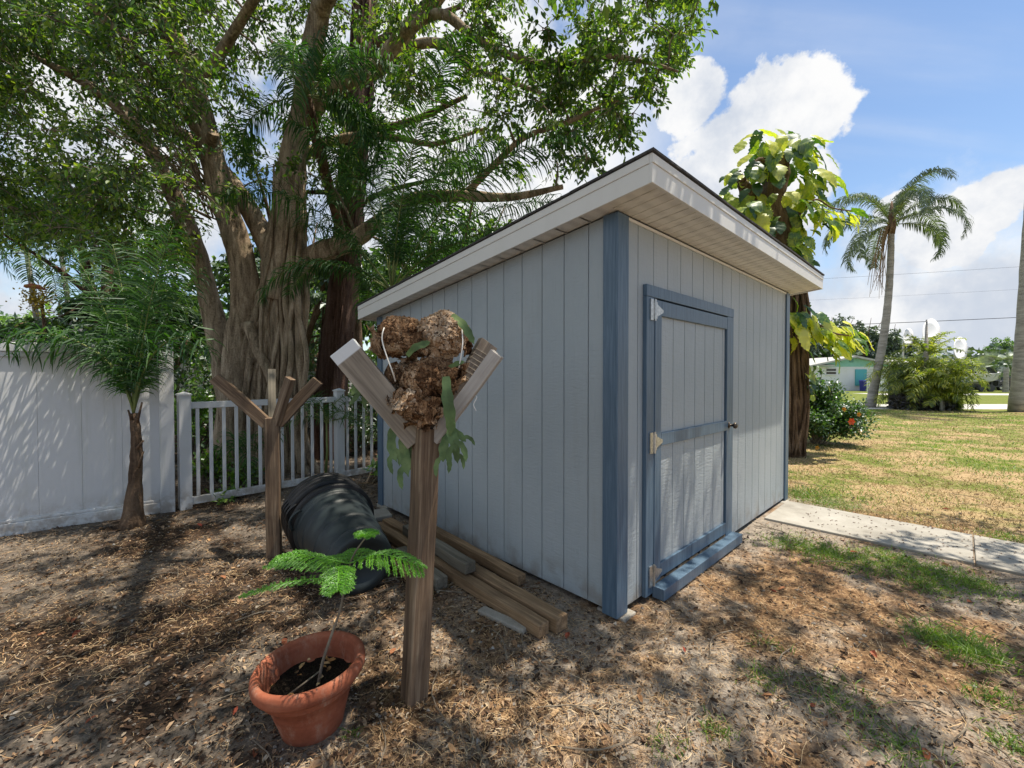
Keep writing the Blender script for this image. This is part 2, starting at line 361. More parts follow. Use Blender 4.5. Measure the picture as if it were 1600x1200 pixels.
def make_ground():
    def axis(n, near, far):
        s = np.linspace(-1, 1, n); return near * s * 9 + np.sign(s) * (np.abs(s) ** 7) * far
    X = axis(330, 1, 900); Y = axis(330, 1, 900) + 3
    gx, gy = np.meshgrid(X, Y, indexing='ij'); z = ground_h(gx, gy)
    V = np.stack([gx, gy, z], -1).reshape(-1, 3); n = 330
    i = np.arange(n - 1)[:, None] * n; j = np.arange(n - 1)[None]
    F = np.stack([i + j, i + n + j, i + n + j + 1, i + j + 1], -1).reshape(-1, 4)
    mb = MB(); mb.arr(V, F)
    def fn(t):
        p = pos(t); s = t.new('ShaderNodeSeparateXYZ', ins={0: p}).outputs; x, y = s[0], s[1]
        n1 = t.noise(p, .55, 6, .62); n2 = t.noise(p, 2.3, 6, .68); n3 = t.noise(p, 11, 6, .7); n4 = t.noise(p, 60, 5, .7)
        fine = t.math('ADD', t.math('MULTIPLY', n3, .5), t.math('MULTIPLY', n4, .5))
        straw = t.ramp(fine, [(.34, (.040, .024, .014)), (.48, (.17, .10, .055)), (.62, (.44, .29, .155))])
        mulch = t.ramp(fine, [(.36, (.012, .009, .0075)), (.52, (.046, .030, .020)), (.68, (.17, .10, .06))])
        sand = t.ramp(fine, [(.35, (.12, .105, .088)), (.5, (.27, .238, .20)), (.65, (.42, .375, .32))])
        green = t.ramp(fine, [(.35, (.06, .085, .018)), (.5, (.135, .165, .035)), (.65, (.24, .26, .07))])
        tan = t.ramp(fine, [(.35, (.20, .135, .072)), (.5, (.37, .265, .145)), (.65, (.52, .40, .235))])
        wob = t.math('MULTIPLY', t.math('SUBTRACT', n2, .5), 1.6)
        # yard under the trees on the left: mulch, colour also deepened for their shade
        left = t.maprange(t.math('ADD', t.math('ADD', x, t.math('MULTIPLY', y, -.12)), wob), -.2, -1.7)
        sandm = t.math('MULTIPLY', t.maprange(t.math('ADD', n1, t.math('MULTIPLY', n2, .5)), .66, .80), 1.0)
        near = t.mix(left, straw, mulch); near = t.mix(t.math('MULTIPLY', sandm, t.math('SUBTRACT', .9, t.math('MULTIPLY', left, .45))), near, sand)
        lg = t.new('ShaderNodeTexNoise', ins={'Vector': p, 'Scale': .9, 'Detail': 7, 'Roughness': .7}).outputs[0]
        lawn = t.mix(t.maprange(t.math('ADD', lg, t.math('MULTIPLY', y, .009)), .50, .66), tan, green)
        # lawn starts beyond the concrete path
        w = t.math('ADD', t.math('MULTIPLY', t.math('SUBTRACT', x, Cx), BX), t.math('MULTIPLY', t.math('SUBTRACT', y, Cy), BY))
        lm = t.maprange(t.math('ADD', w, t.math('MULTIPLY', wob, .9)), 3.4, 4.6); lm = t.math('MULTIPLY', lm, t.maprange(x, 2.4, 4.2))
        c = t.mix(lm, near, lawn)
        roads = t.math('MULTIPLY', t.maprange(y, 24.6, 25.2), t.maprange(y, 35, 34)); c = t.mix(t.math('MULTIPLY', roads, .7), c, green)
        return bsdf(t, c, .95, .12, t.math('ADD', fine, n2), .7, .03)
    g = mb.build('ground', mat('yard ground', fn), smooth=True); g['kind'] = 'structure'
    g['label'] = 'yard ground of mulch, sand, straw and dry patchy lawn'
make_ground()

def strip_sheet(name, pts, z, m, label, th=.0):
    mb = MB(); P = [(x, y, z) for x, y in pts]
    mb.prism([(x, y, z - .12) for x, y in pts], (0, 0, .12)); o = mb.build(name, m, bevel=.006); tag(o, label, kind='structure')
def loc(u, w): p = SH @ Vector((u, w, 0)); return (p.x, p.y)
for k in range(7):           # slabs of the footpath with open joints
    a, b = -.05 - k * 1.5, -.05 - (k + 1) * 1.5 + .012
    strip_sheet('path', [loc(2.70, a), loc(2.70, b), loc(3.58, b), loc(3.58, a)], .022, M_concrete, 'pale concrete footpath leading away from the shed')
M_road = mat('pale road surface', lambda t: bsdf(t, t.ramp(t.noise(pos(t), 9, 6, .7), [(.3, (.42, .41, .38)), (.7, (.56, .55, .52))]), .9, .15))
strip_sheet('road', [(-60, 20.6), (160, 17.0), (160, 20.2), (-60, 24.2)], .01, M_road, 'pale sunlit street crossing behind the palms')
strip_sheet('driveway', [(30, 34), (90, 30), (90, 33), (30, 37.5)], .012, M_road, 'pale concrete drive beyond the street')

# ------------------------------------------------------------------ the shed
def make_shed():
    t = thing('garden_shed', 'blue grey wooden shed with slate blue trim and single slope roof', 'shed', (Cx, Cy, 0), math.pi / 2 - TH)
    zt = lambda y: H0 - SL * y
    ZB = .035
    def wall(name, L, along, inset, grooves, top):
        # profile of boards with grooves, extruded upwards; 'along' maps (s, depth) to shed x, y
        prof = []; s = 0.0; gw, gd = .009, .009; marks = [g for g in grooves if .02 < g < L - .02]
        prof.append((0, 0))
        for g in marks: prof += [(g - gw / 2, 0), (g - gw / 2 + .001, gd), (g + gw / 2 - .001, gd), (g + gw / 2, 0)]
        prof.append((L, 0))
        mb = MB(); V = []
        for s_, d in prof:
            x, y = along(s_, d); V += [(x, y, ZB), (x, y, top(x, y))]
        mb.arr(V, [(2 * i, 2 * i + 2, 2 * i + 3, 2 * i + 1) for i in range(len(prof) - 1)])
        # back of the panel so that the wall has a thickness
        x0, y0 = along(0, .02); x1, y1 = along(L, .02)
        mb.add([(x0, y0, ZB), (x1, y1, ZB), (x1, y1, top(x1, y1)), (x0, y0, top(x0, y0))], [(0, 1, 2, 3)])
        a, b = along(0, 0), along(L, 0)
        mb.add([(*a, ZB), (*b, ZB), (x1, y1, ZB), (x0, y0, ZB)], [(0, 1, 2, 3)])
        return mb.build(name, M_siding, t, local=True)
    gB = [.04 + .2035 * k for k in range(20)]; gA = [.01 + .2035 * k for k in range(1, 20)]
    dtop = lambda x, y: zt(y) + .02
    door_w = (.41, 1.70)
    wall('wall', LB, lambda s, d: (s, d), 0, gB, dtop)
    wall('wall', LA, lambda s, d: (d, s), 0, gA, dtop)
    wall('wall', LB, lambda s, d: (LB - s, LA - d), 0, gB, dtop)
    wall('wall', LA, lambda s, d: (LB - d, LA - s), 0, gA, dtop)
    def trim(name, a, b, m=M_trim, bev=.003, par=t):
        mb = MB(); mb.span(a, b); return mb.build(name, m, par, local=True, bevel=bev)
    E_ = .018
    for (cx, cy, sx, sy) in ((0, 0, 1, 1), (LB, 0, -1, 1), (0, LA, 1, -1), (LB, LA, -1, -1)):
        zb = .008; mb = MB(); h = zt(cy) + .015
        mb.span((cx - sx * E_, cy - sy * .0015, zb), (cx - sx * .0, cy + sy * .09, h))
        mb.span((cx - sx * (E_ + .0), cy - sy * E_, zb), (cx + sx * .105, cy - sy * .0015, h))
        mb.build('corner_trim', M_trim, t, local=True, bevel=.003)
    # door
    d = trim('door', (.415, -.012, .095), (1.697, .0, 2.02), M_siding, 0)
    # grooved panel in front of the leaf
    bpy.data.objects.remove(d); mb = MB()
    xs = [.415]; gr = [.53 + .185 * k for k in range(0, 7)]
    prof = [(.415, 0)]
    for g in gr:
        if g < 1.68: prof += [(g - .0045, 0), (g - .0035, .007), (g + .0035, .007), (g + .0045, 0)]
    prof.append((1.69, 0)); V = []
    for x, dd in prof: V += [(x, -.012 + dd, .10), (x, -.012 + dd, 2.018)]
    mb.arr(V, [(2 * i, 2 * i + 2, 2 * i + 3, 2 * i + 1) for i in range(len(prof) - 1)])
    mb.add([(.415, -.012, .10), (1.69, -.012, .10), (1.69, -.001, .10), (.415, -.001, .10)], [(0, 1, 2, 3)])
    door = mb.build('door', M_siding, t, local=True)
    yf = -.034
    trim('door_rail', (.503, yf, 1.915), (1.688, -.013, 2.018), par=door)
    trim('door_rail', (.503, yf, 1.022), (1.70, -.013, 1.108), par=door)
    trim('door_rail', (.503, yf, .108), (.995, -.013, .203), par=door); trim('door_rail', (1.0, yf, .108), (1.688, -.013, .203), par=door)
    trim('door_stile', (.411, yf - .001, .098), (.50, -.013, 2.018), par=door)
    for x in np.arange(.56, 1.65, .19):  trim('bottom_gap_shim', (x, -.03, .088), (x + .03, -.014, .107), M_dark, 0, par=door)
    # casing
    yc = -.03
    trim('door_casing', (.305, yc, .028), (.408, -.0005, 2.029)); trim('door_casing', (1.704, yc, .03), (1.852, -.0005, 2.029))
    trim('door_casing', (.305, yc - .002, 2.03), (1.852, -.0005, 2.108))
    trim('shadow_gap', (.412, -.010, 2.019), (1.704, -.001, 2.029), M_dark, 0)
    trim('shadow_gap', (1.691, -.008, .1), (1.703, -.0005, 2.018), M_dark, 0)
    trim('door_sill', (.395, -.115, .005), (1.862, -.03, .083)); 
    trim('threshold', (.42, -.029, .02), (1.69, -.001, .094), M_timber)
    # hinges
    for zc in (1.945, 1.055, .155):
        h = MB(); h.span((.345, yf - .0045, zc - .07), (.385, yf + .0035, zc + .07)); h.span((.418, yf - .0055, zc - .055), (.432, yf + .0, zc + .055))
        h.prism([(.43, yf - .0055, zc + .04), (.515, yf - .0055, zc + .008), (.515, yf - .0055, zc - .008), (.43, yf - .0055, zc - .04)], (0, .004, 0))
        h.tube([(.40, yf - .006, zc - .072), (.40, yf - .006, zc + .072)], .0085, 10); h.span((.385, yf - .005, zc - .06), (.418, yf - .001, zc + .06))
        h.build('hinge', M_metal, door, world=WM[t.name])
    k = MB(); k.lathe([(.0, 0), (.028, 0), (.028, .006), (.011, .01), (.011, .035), (.026, .042), (.028, .058), (.018, .068), (0, .07)], 20, Matrix.Translation((1.755, yc - .001, 1.065)) @ Matrix.Rotation(R(90), 4, 'X'))
    k.build('door_knob', mat('dark bronze', lambda t_: bsdf(t_, (.09, .075, .06), .35, .5, Metallic=.8)), door, world=WM[t.name], smooth=True)
    # roof: soffits, fascia, shingles
    ax, bx, ay, by = -.16, LB + .165, -.315, LA + .20
    zf = lambda y: zt(y) + .015
    def slab(pts, dz, m, name, par=t, bev=0):
        mb = MB(); mb.prism([(x, y, zf(y) + z) for x, y, z in pts], (0, 0, dz)); return mb.build(name, m, par, local=True, bevel=bev)
    roof = MB()
    roof.prism([(ax, ay, zf(ay) + .150), (bx, ay, zf(ay) + .150), (bx, by, zf(by) + .150), (ax, by, zf(by) + .150)], (0, 0, .006)); 
    rr = roof.build('roof', M_fascia, t, local=True)
    sh = MB()
    ov = .014
    rows = 14
    for i in range(rows):
        y0 = ay - ov + (by - ay + 2 * ov) * i / rows; y1 = ay - ov + (by - ay + 2 * ov) * (i + 1) / rows + .03
        n = 12
        for k in range(n):
            x0 = ax - ov + (bx - ax + 2 * ov) * k / n; x1 = ax - ov + (bx - ax + 2 * ov) * (k + 1) / n - .004
            dz = rng.uniform(0, .0025) + .005
            sh.prism([(x0, y0, zf(y0) + .157 + .001 * (i % 2) + dz - .005), (x1, y0, zf(y0) + .157 + .001 * (i % 2) + dz - .005), (x1, min(y1, by + ov), zf(min(y1, by + ov)) + .160), (x0, min(y1, by + ov), zf(min(y1, by + ov)) + .160)], (0, 0, .007 + dz))
    sh.build('shingles', M_shingle, rr, local=False, world=WM[t.name])
    def fascia(p, q, off):   # board under the roof edge and a drip strip above it
        (x0, y0), (x1, y1) = p, q
        for a, b, o_, nm in ((.0, .104, 0.0, 'fascia'), (.1045, .151, .006, 'drip_edge')):
            mb = MB(); ox, oy = off; k = .018
            P = [(x0 - ox * -o_, y0 - oy * -o_), (x1 - ox * -o_, y1 - oy * -o_), (x1 - ox * k, y1 - oy * k), (x0 - ox * k, y0 - oy * k)]
            mb.prism([(x, y, zf(y) + a) for x, y in P], (0, 0, b - a)); mb.build(nm, M_fascia, rr, world=WM[t.name], bevel=.002)
    fascia((ax, ay), (bx, ay), (0, -1)); fascia((ax, by), (bx, by), (0, 1)); 
    fascia((ax, ay + .018), (ax, by - .018), (-1, 0)); fascia((bx, ay + .018), (bx, by - .018), (1, 0))
    # soffit panels with ribs
    def soffit(x0, x1, y0, y1, rib):
        mb = MB()
        if rib == 'y':       # ribs run along y, steps along x
            x = x0
            while x < x1 - 1e-6:
                xe = min(x + .10, x1); 
                mb.add([(x, y0, zf(y0) + .014), (xe - .012, y0, zf(y0) + .014), (xe - .012, y1, zf(y1) + .014), (x, y1, zf(y1) + .014)], [(0, 1, 2, 3)])
                mb.add([(xe - .012, y0, zf(y0) + .014), (xe - .009, y0, zf(y0) + .024), (xe - .003, y0, zf(y0) + .024), (xe, y0, zf(y0) + .014),
                        (xe - .012, y1, zf(y1) + .014), (xe - .009, y1, zf(y1) + .024), (xe - .003, y1, zf(y1) + .024), (xe, y1, zf(y1) + .014)], [(0, 1, 5, 4), (1, 2, 6, 5), (2, 3, 7, 6)])
                x = xe
        else:
            y = y0
            while y < y1 - 1e-6:
                ye = min(y + .20, y1)
                mb.add([(x0, y, zf(y) + .014), (x1, y, zf(y) + .014), (x1, ye - .012, zf(ye) + .014), (x0, ye - .012, zf(ye) + .014)], [(0, 1, 2, 3)])
                mb.add([(x0, ye - .012, zf(ye) + .006), (x1, ye - .012, zf(ye) + .006), (x1, ye, zf(ye) + .006), (x0, ye, zf(ye) + .006)], [(0, 1, 2, 3)])
                y = ye
        mb.build('soffit', M_soffit, rr, world=WM[t.name])
    soffit(ax + .018, bx - .018, ay + .018, -.002, 'y'); soffit(ax + .018, -.002, .0, by - .02, 'x'); soffit(LB + .002, bx - .018, .0, by - .02, 'x'); soffit(ax + .018, bx - .018, LA + .002, by - .018, 'y')
    mb = MB(); mb.span((.106, -.012, zt(0) - .005), (LB - .106, -.0005, zt(0) + .014)); mb.build('soffit_channel', M_fascia, rr, world=WM[t.name], bevel=.002)
    # skids and foundation pads
    for y in (.12, 1.05, 2.1, 3.04):
        s = MB(); s.span((.05, y - .05, -.03), (LB - .05, y + .05, .034)); s.build('skid', M_skid, t, local=True)
    s = MB(); s.span((.02, -.05, -.03), (.16, .16, .004)); s.build('foundation_pad', M_concrete, t, local=True, bevel=.01)
    s = MB(); s.span((LB - .2, -.04, -.03), (LB + .05, .2, .006)); s.build('foundation_pad', M_concrete, t, local=True, bevel=.01)
    s = MB(); s.span((-.02, LA - .2, -.03), (.2, LA + .05, .03)); s.build('foundation_pad', M_concrete, t, local=True, bevel=.01)
make_shed()

# ------------------------------------------------------------------ fences
def frame(p, d):   # matrix with x along d
    return Matrix.Translation(p) @ Matrix.Rotation(math.atan2(d[1], d[0]), 4, 'Z')
def post(par, W, x, h, w=.127, cap=True):
    mb = MB(); mb.span((x - w / 2, -w / 2, -.05), (x + w / 2, w / 2, h)); o = mb.build('post', M_vinyl, par, world=W, bevel=.006)
    if cap:
        c = MB(); e = w / 2 + .009; c.span((x - e, -e, h), (x + e, e, h + .016))
        c.add([(x - e, -e, h + .016), (x + e, -e, h + .016), (x + e, e, h + .016), (x - e, e, h + .016), (x, 0, h + .045)], [(0, 1, 4), (1, 2, 4), (2, 3, 4), (3, 0, 4)])
        c.build('post_cap', M_vinyl, o, world=W)
def make_fences():
    p1 = Vector((-3.84, 4.72, 0)); d = (-.792, -.61); W = frame(p1, d)
    t = thing('privacy_fence', 'tall white vinyl privacy fence streaked with tree shadow', 'fence', p1, math.atan2(d[1], d[0]))
    post(t, W, 0, 1.87, .127, True)
    for k in range(4):
        x0 = .064 + k * 1.95; x1 = x0 + 1.82
        mb = MB(); mb.span((x0, -.045, 1.74), (x1, .045, 1.83)); mb.span((x0, -.03, 1.69), (x1, .03, 1.74)); mb.build('rail', M_vinyl, t, world=W, bevel=.008)
        mb = MB(); mb.span((x0, -.045, .0), (x1, .045, .12)); mb.span((x0, -.03, .12), (x1, .03, .15)); mb.build('rail', M_vinyl, t, world=W, bevel=.008)
        for j in range(6):
            a = x0 + (x1 - x0) * j / 6; b = x0 + (x1 - x0) * (j + 1) / 6
            mb = MB(); mb.span((a + .0006, -.011 , .15), (b - .0006, .011, 1.69)); mb.build('panel', M_vinyl, t, world=W, bevel=.0012)
        post(t, W, x1 + .064, 1.87, .127, True)
    # picket fence
    p0 = Vector((-3.735, 4.835, 0)); d = (.6735, .739); W = frame(p0, d)
    t = thing('picket_fence', 'low white vinyl picket fence in front of the fig tree', 'fence', p0, math.atan2(d[1], d[0]))
    for k in range(6):
        post(t, W, k * 1.81, 1.29 - .0, .115)
    for k in range(5):
        x0 = k * 1.81 + .058; x1 = (k + 1) * 1.81 - .058
        mb = MB(); mb.span((x0, -.025, 1.135), (x1, .025, 1.21)); mb.build('rail', M_vinyl, t, world=W, bevel=.004)
        mb = MB(); mb.span((x0, -.025, .03), (x1, .025, .115)); mb.build('rail', M_vinyl, t, world=W, bevel=.004)
        for j in range(13):
            x = x0 + (x1 - x0) * (j + .5) / 13
            mb = MB(); mb.span((x - .017, -.014, .115), (x + .017, .014, 1.135)); mb.build('picket', M_vinyl, t, world=W, bevel=.003)
make_fences()

# ------------------------------------------------------------------ boards and beams as own objects, grain along local z
def beam(name, p0, p1, w, th, m, parent=None, roll=0.0, bev=.004, side=None):
    p0, p1 = Vector(p0), Vector(p1); z = (p1 - p0).normalized(); L = (p1 - p0).length
    ref = Vector(side) if side else Vector((0, 0, 1))
    x = ref.cross(z);
    if x.length < 1e-3: x = Vector((1, 0, 0)).cross(z)
    x.normalize(); y = z.cross(x)
    M = Matrix(((x.x, y.x, z.x, p0.x), (x.y, y.y, z.y, p0.y), (x.z, y.z, z.z, p0.z), (0, 0, 0, 1))) @ Matrix.Rotation(roll, 4, 'Z')
    mb = MB(); n = max(2, int(L / .08)); P = []
    for i in range(n + 1):      # slightly crooked long box
        zz = L * i / n; dx, dy = .0015 * math.sin(i * 1.3 + p0.x * 9), .0015 * math.sin(i * .9 + p0.y * 7)
        for a, b in ((-1, -1), (1, -1), (1, 1), (-1, 1)): P.append((a * w / 2 + dx, b * th / 2 + dy, zz))
    F = [(4 * i + j, 4 * i + (j + 1) % 4, 4 * i + 4 + (j + 1) % 4, 4 * i + 4 + j) for i in range(n) for j in range(4)]
    mb.add(P, F + [(3, 2, 1, 0), (4 * n, 4 * n + 1, 4 * n + 2, 4 * n + 3)])
    return mb.build(name, m, parent, world=M, bevel=bev)
# ------------------------------------------------------------------ forked wooden stands
def make_stand(name, label, base, top, w, arms, L, group):
    t = thing(name, label, 'plant stand', base, 0, group)
    beam('post', Vector(base) + Vector((0, 0, -.05)), top, w, w, M_post, t, R(20), .006)
    top = Vector(top); out = []
    for az, wd, th, ln, el, m in arms:
        a = Vector((math.cos(R(az)), math.sin(R(az)), 0)); s = Vector((-a.y, a.x, 0))
        d = a * math.cos(R(el)) + Vector((0, 0, 1)) * math.sin(R(el))
        p = top + a * (w * .35) + Vector((0, 0, -.055)); 
        beam('arm', p, p + d * ln, wd, th, m, t, 0, .003, side=s); out.append((p, d, s))
    return t, out, top
M_whitetip = mat('board with white painted tip', lambda t: bsdf(t, t.mix(t.maprange(t.new('ShaderNodeSeparateXYZ', ins={0: objco(t)}).outputs[2], .487, .495),
    t.ramp(t.noise(t.vscale(objco(t), (26, 26, 1.4)), 1.0, 6, .65, .6), [(.35, (.15, .125, .10)), (.5, (.27, .23, .185)), (.65, (.38, .33, .27))]), (.66, .68, .70)), .7, .25,
    t.noise(t.vscale(objco(t), (30, 30, 1.4)), 1.0, 6), .5, .005))
M_pale = wood('pale grey board', (.30, .27, .245), (.43, .40, .37), (.52, .49, .46))
B1 = gp(646, 1092); T1 = at(667, 668, B1.y + .02)
stand1, arms1, top1 = make_stand('forked_plant_stand', 'forked timber stand in front of the shed with ferns tied between its arms', B1, T1, .098,
    [(186, .130, .035, .545, 51, M_whitetip), (30, .10, .045, .54, 58, M_board), (-14, .06, .045, .50, 52, M_pale), (115, .09, .04, .50, 52, M_post)], .5, 'forked plant stands')
B2 = gp(428, 868); T2 = at(426, 652, B2.y)
stand2, arms2, top2 = make_stand('forked_plant_stand', 'empty forked timber stand beside the black trash cans', B2, T2, .105,
    [(197, .09, .06, .54, 46, M_post), (14, .09, .06, .48, 49, M_post), (-22, .07, .05, .42, 66, M_post), (121, .07, .06, .48, 70, M_timber_grey)], .5, 'forked plant stands')

# ------------------------------------------------------------------ staghorn ferns
def shield_fn(t):
    o = pos(t); n = t.noise(o, 13, 7, .7, .6); f = t.noise(o, 110, 5, .75); i = island(t)
    v = t.noise(t.vscale(o, (48, 48, 20)), 1.0, 6, .68, 1.8)
    cr = t.new('ShaderNodeTexVoronoi', feature='DISTANCE_TO_EDGE', ins={'Vector': t.mix(.12, o, t.new('ShaderNodeTexNoise', ins={'Vector': o, 'Scale': 25.0}).outputs[1]), 'Scale': 21.0}).outputs[0]
    crack = t.maprange(cr, .0, .05)
    h = t.math('ADD', t.math('ADD', t.math('MULTIPLY', n, .42), t.math('MULTIPLY', v, .42)), t.math('MULTIPLY', i, .16))
    c = t.ramp(h, [(.36, (.04, .02, .011)), (.45, (.19, .10, .05)), (.53, (.42, .26, .145)), (.64, (.66, .53, .40))])
    c = t.mix(crack, (.05, .025, .015), c)
    return bsdf(t, c, .85, .15, t.math('ADD', t.math('ADD', v, t.math('MULTIPLY', f, .6)), t.math('MULTIPLY', crack, .5)), 1.0, .014)
M_shield = mat('papery brown shield fronds', shield_fn)
M_stag = mat('staghorn green', lambda t: bsdf(t, t.ramp(t.noise(pos(t), 9, 4), [(.3, (.045, .075, .028)), (.5, (.10, .165, .06)), (.72, (.22, .30, .12))]), .55, .3, t.noise(pos(t), 40, 3), .3, .004))
M_string = mat('white string', lambda t: bsdf(t, (.72, .71, .68), .7, .2))
def lump(mb, c, r, sq=(1, 1, 1), seed=0, sub=6, amp=.16):
    bm = bmesh.new(); bmesh.ops.create_icosphere(bm, subdivisions=sub, radius=1)
    V = []
    for v in bm.verts:
        p = v.co.copy(); q = p * 2.2 + Vector((seed * 3.1, seed, 0))
        n = mnoise.fractal(q, 1.0, 2.2, 5) * amp + abs(mnoise.noise(p * 5 + Vector((seed, 2, 0)))) * amp * .8 - amp * .3 + mnoise.noise(p * 14 + Vector((0, seed, 0))) * amp * .25 - abs(mnoise.noise(Vector((p.x * 22, p.y * 22, p.z * 9 + seed)))) * amp * .45
        p = p * (1 + n); V.append((c[0] + p.x * r * sq[0], c[1] + p.y * r * sq[1], c[2] + p.z * r * sq[2]))
    mb.add(V, [tuple(v.index for v in f.verts) for f in bm.faces]); bm.free()
def papery(mb, c, r, sq, n, size, seed):
    rg = np.random.default_rng(seed)
    for k in range(n):      # ragged shell-like plates overlapping round the lump
        d = rand_dir(1, rg)[0]
        if d[1] > .55 or d[2] > .7: continue
        up = norm(np.cross(np.cross(d, [0, 0, 1]), d) + rg.normal(size=3) * .5); s = np.cross(up, d)
        R_ = size * rg.uniform(.6, 1.25); V = []; na, nr = 16, 4
        ph = rg.random(6) * 6
        V.append(np.array(c) + d * r * sq)
        for i in range(1, nr + 1):
            for j in range(na):
                a = 2 * math.pi * j / na; rr = R_ * i / nr * (1 + (.16 * math.sin(3 * a + ph[0]) + .12 * math.sin(5 * a + ph[1]) + .13 * math.sin(9 * a + ph[2])) * (i / nr) ** 2)
                loc = up * math.cos(a) * rr + s * math.sin(a) * rr
                p = np.array(c) + d * r * sq + loc - d * (rr ** 2) / (r * 1.9) + d * (.010 + .055 * size / .1 * (i / nr) ** 3 * (.25 + .5 * math.sin(2 * a + ph[3]) + .25 * math.sin(5 * a + ph[4])))
                V.append(p)
        F = [(0, 1 + j, 1 + (j + 1) % na) for j in range(na)]
        for i in range(nr - 1):
            for j in range(na): F.append((1 + i * na + j, 1 + (i + 1) * na + j, 1 + (i + 1) * na + (j + 1) % na, 1 + i * na + (j + 1) % na))
        mb.add([tuple(v) for v in V], F)
def strap(mb, pts, w, fork=0, th=.004, tw=0.0):
    """broad fleshy fern frond along pts, with a few finger lobes at its end"""
    P = crom([tuple(p) for p in pts], 7); n = len(P); T = norm(np.gradient(P, axis=0)); view = norm(np.array([.1, -1, .1]))
    V = []; 
    for i in range(n):
        t_ = i / (n - 1); s = np.cross(T[i], view); s = s / (np.linalg.norm(s) + 1e-9); nn = np.cross(s, T[i])
        a = tw * t_; s2 = s * math.cos(a) + nn * math.sin(a)
        ww = w * (.35 + .65 * math.sin(math.pi * min(1, t_ * .8 + .12))) * (1 if t_ < .85 else max(.12, (1 - t_) / .15)) * (1 + .10 * math.sin(i * 1.1))
        V += [P[i] - s2 * ww / 2, P[i] - nn * ww * .10 - nn * th * .4, P[i] + s2 * ww / 2, P[i] + nn * th * .4 - nn * ww * .09]
    F = [(4 * i + j, 4 * i + (j + 1) % 4, 4 * i + 4 + (j + 1) % 4, 4 * i + 4 + j) for i in range(n - 1) for j in range(4)]
    mb.add([tuple(v) for v in V], F + [(3, 2, 1, 0), (4 * n - 4, 4 * n - 3, 4 * n - 2, 4 * n - 1)])
    for k in range(fork):
        i = int(n * (.62 + .14 * k)); sg = 1 if k % 2 else -1; s = norm(np.cross(T[i], view)) * sg
        q = [P[i], P[i] + s * w * .55 + T[i] * w * .5, P[i] + s * w * .75 + T[i] * w * 1.3, P[i] + s * w * .7 + T[i] * w * 2.0 + np.array([0, 0, -.01])]
        strap(mb, q, w * .55)
Y1 = B1.y
def fern(label, loc_, shields, fronds, group='staghorn ferns on the stand'):
    t = thing('staghorn_fern', label, 'fern', loc_, 0, group)
    mb = MB()
    for i, (c, r, sq, seed, npl) in enumerate(shields): lump(mb, c, r, sq, seed)
    sh_ = mb.build('shield_mass', M_shield, t, smooth=True)
    mp = MB()
    for i, (c, r, sq, seed, npl) in enumerate(shields): papery(mp, tuple(c), r, np.array(sq), npl, r * .55, seed * 7 + 3)
    if mp.v: mp.build('shield_frond', M_shield, t, smooth=True)
    if fronds:
        mf = None
        for pts, w, fk in fronds:
            mf = MB(); strap(mf, pts, w * 1.4, fk); mf.build('frond', M_stag, t, smooth=False)
    return t
a_ = lambda u, v, dy=0: at(u, v, Y1 + dy)
fern('topmost staghorn fern, two round brown lobes under a drooping green frond', a_(655, 560, .05),
     [(a_(625, 526, .06), .112, (1.05, .9, .86), 1, 6), (a_(690, 524, .05), .122, (1.0, .9, .92), 2, 7), (a_(655, 540, .1), .10, (1.35, .8, .55), 3, 3), (a_(598, 538, .10), .055, (.8, .9, 1.3), 4, 6)],
     [([a_(706, 492, 0), a_(722, 505, -.02), a_(733, 522, -.03), a_(741, 538, -.03)], .026, 0), ([a_(636, 556, -.08), a_(648, 543, -.10), a_(664, 537, -.10), a_(672, 534, -.1)], .022, 0),
      ([a_(700, 575, -.02), a_(714, 568, -.05), a_(726, 565, -.06)], .016, 0)])
fern('middle staghorn fern with a pale cracked shield hanging over a dark hollow', a_(672, 620, .02),
     [(a_(674, 592, .03), .122, (1.10, .9, .82), 5, 16), (a_(640, 592, .12), .10, (1.15, .8, .9), 6, 3)], 
     [([a_(697, 588, -.10), a_(699, 620, -.12), a_(703, 650, -.12), a_(704, 682, -.10)], .036, 0)])
fern('lowest staghorn fern, layered papery brown shield with long green antler fronds', a_(655, 660, .0),
     [(a_(656, 632, -.02), .098, (1.1, .8, .80), 8, 26), (a_(628, 628, .0), .055, (1, .9, .8), 9, 12)],
     [([a_(705, 655, -.06), a_(706, 676, -.09), a_(709, 690, -.1), a_(712, 705, -.1)], .034, 2), ([a_(704, 668, -.06), a_(718, 680, -.08), a_(728, 690, -.08)], .022, 1),
      ([a_(700, 672, .0), a_(693, 700, -.03), a_(692, 722, -.04)], .03, 2), ([a_(708, 680, -.04), a_(712, 702, -.05), a_(715, 724, -.05)], .024, 1),
      ([a_(622, 655, .06), a_(613, 676, .05), a_(612, 702, .04), a_(620, 722, .03)], .030, 2), ([a_(632, 668, .06), a_(631, 690, .05), a_(632, 718, .04), a_(638, 745, .03)], .036, 2),
      ([a_(640, 668, .08), a_(645, 700, .06), a_(640, 722, .05)], .026, 1)])
fern('small yellowing staghorn fern hanging off the outside of the left arm', a_(577, 590, .12),
     [(a_(588, 606, .14), .062, (1.2, .9, .55), 10, 6)],
     [([a_(585, 588, .12), a_(571, 596, .10), a_(558, 606, .09), a_(548, 618, .08)], .030, 1), ([a_(576, 590, .1), a_(562, 575, .1), a_(548, 571, .1)], .018, 1), ([a_(572, 600, .1), a_(569, 622, .1), a_(571, 640, .1)], .018, 0)])
def string(pts, label, r=.0028):
    mb = MB(); mb.tube(crom([tuple(p) for p in pts], 8), r, 6); o = mb.build('string', M_string, smooth=True); tag(o, label, 'string', 'strings tying the ferns'); return o
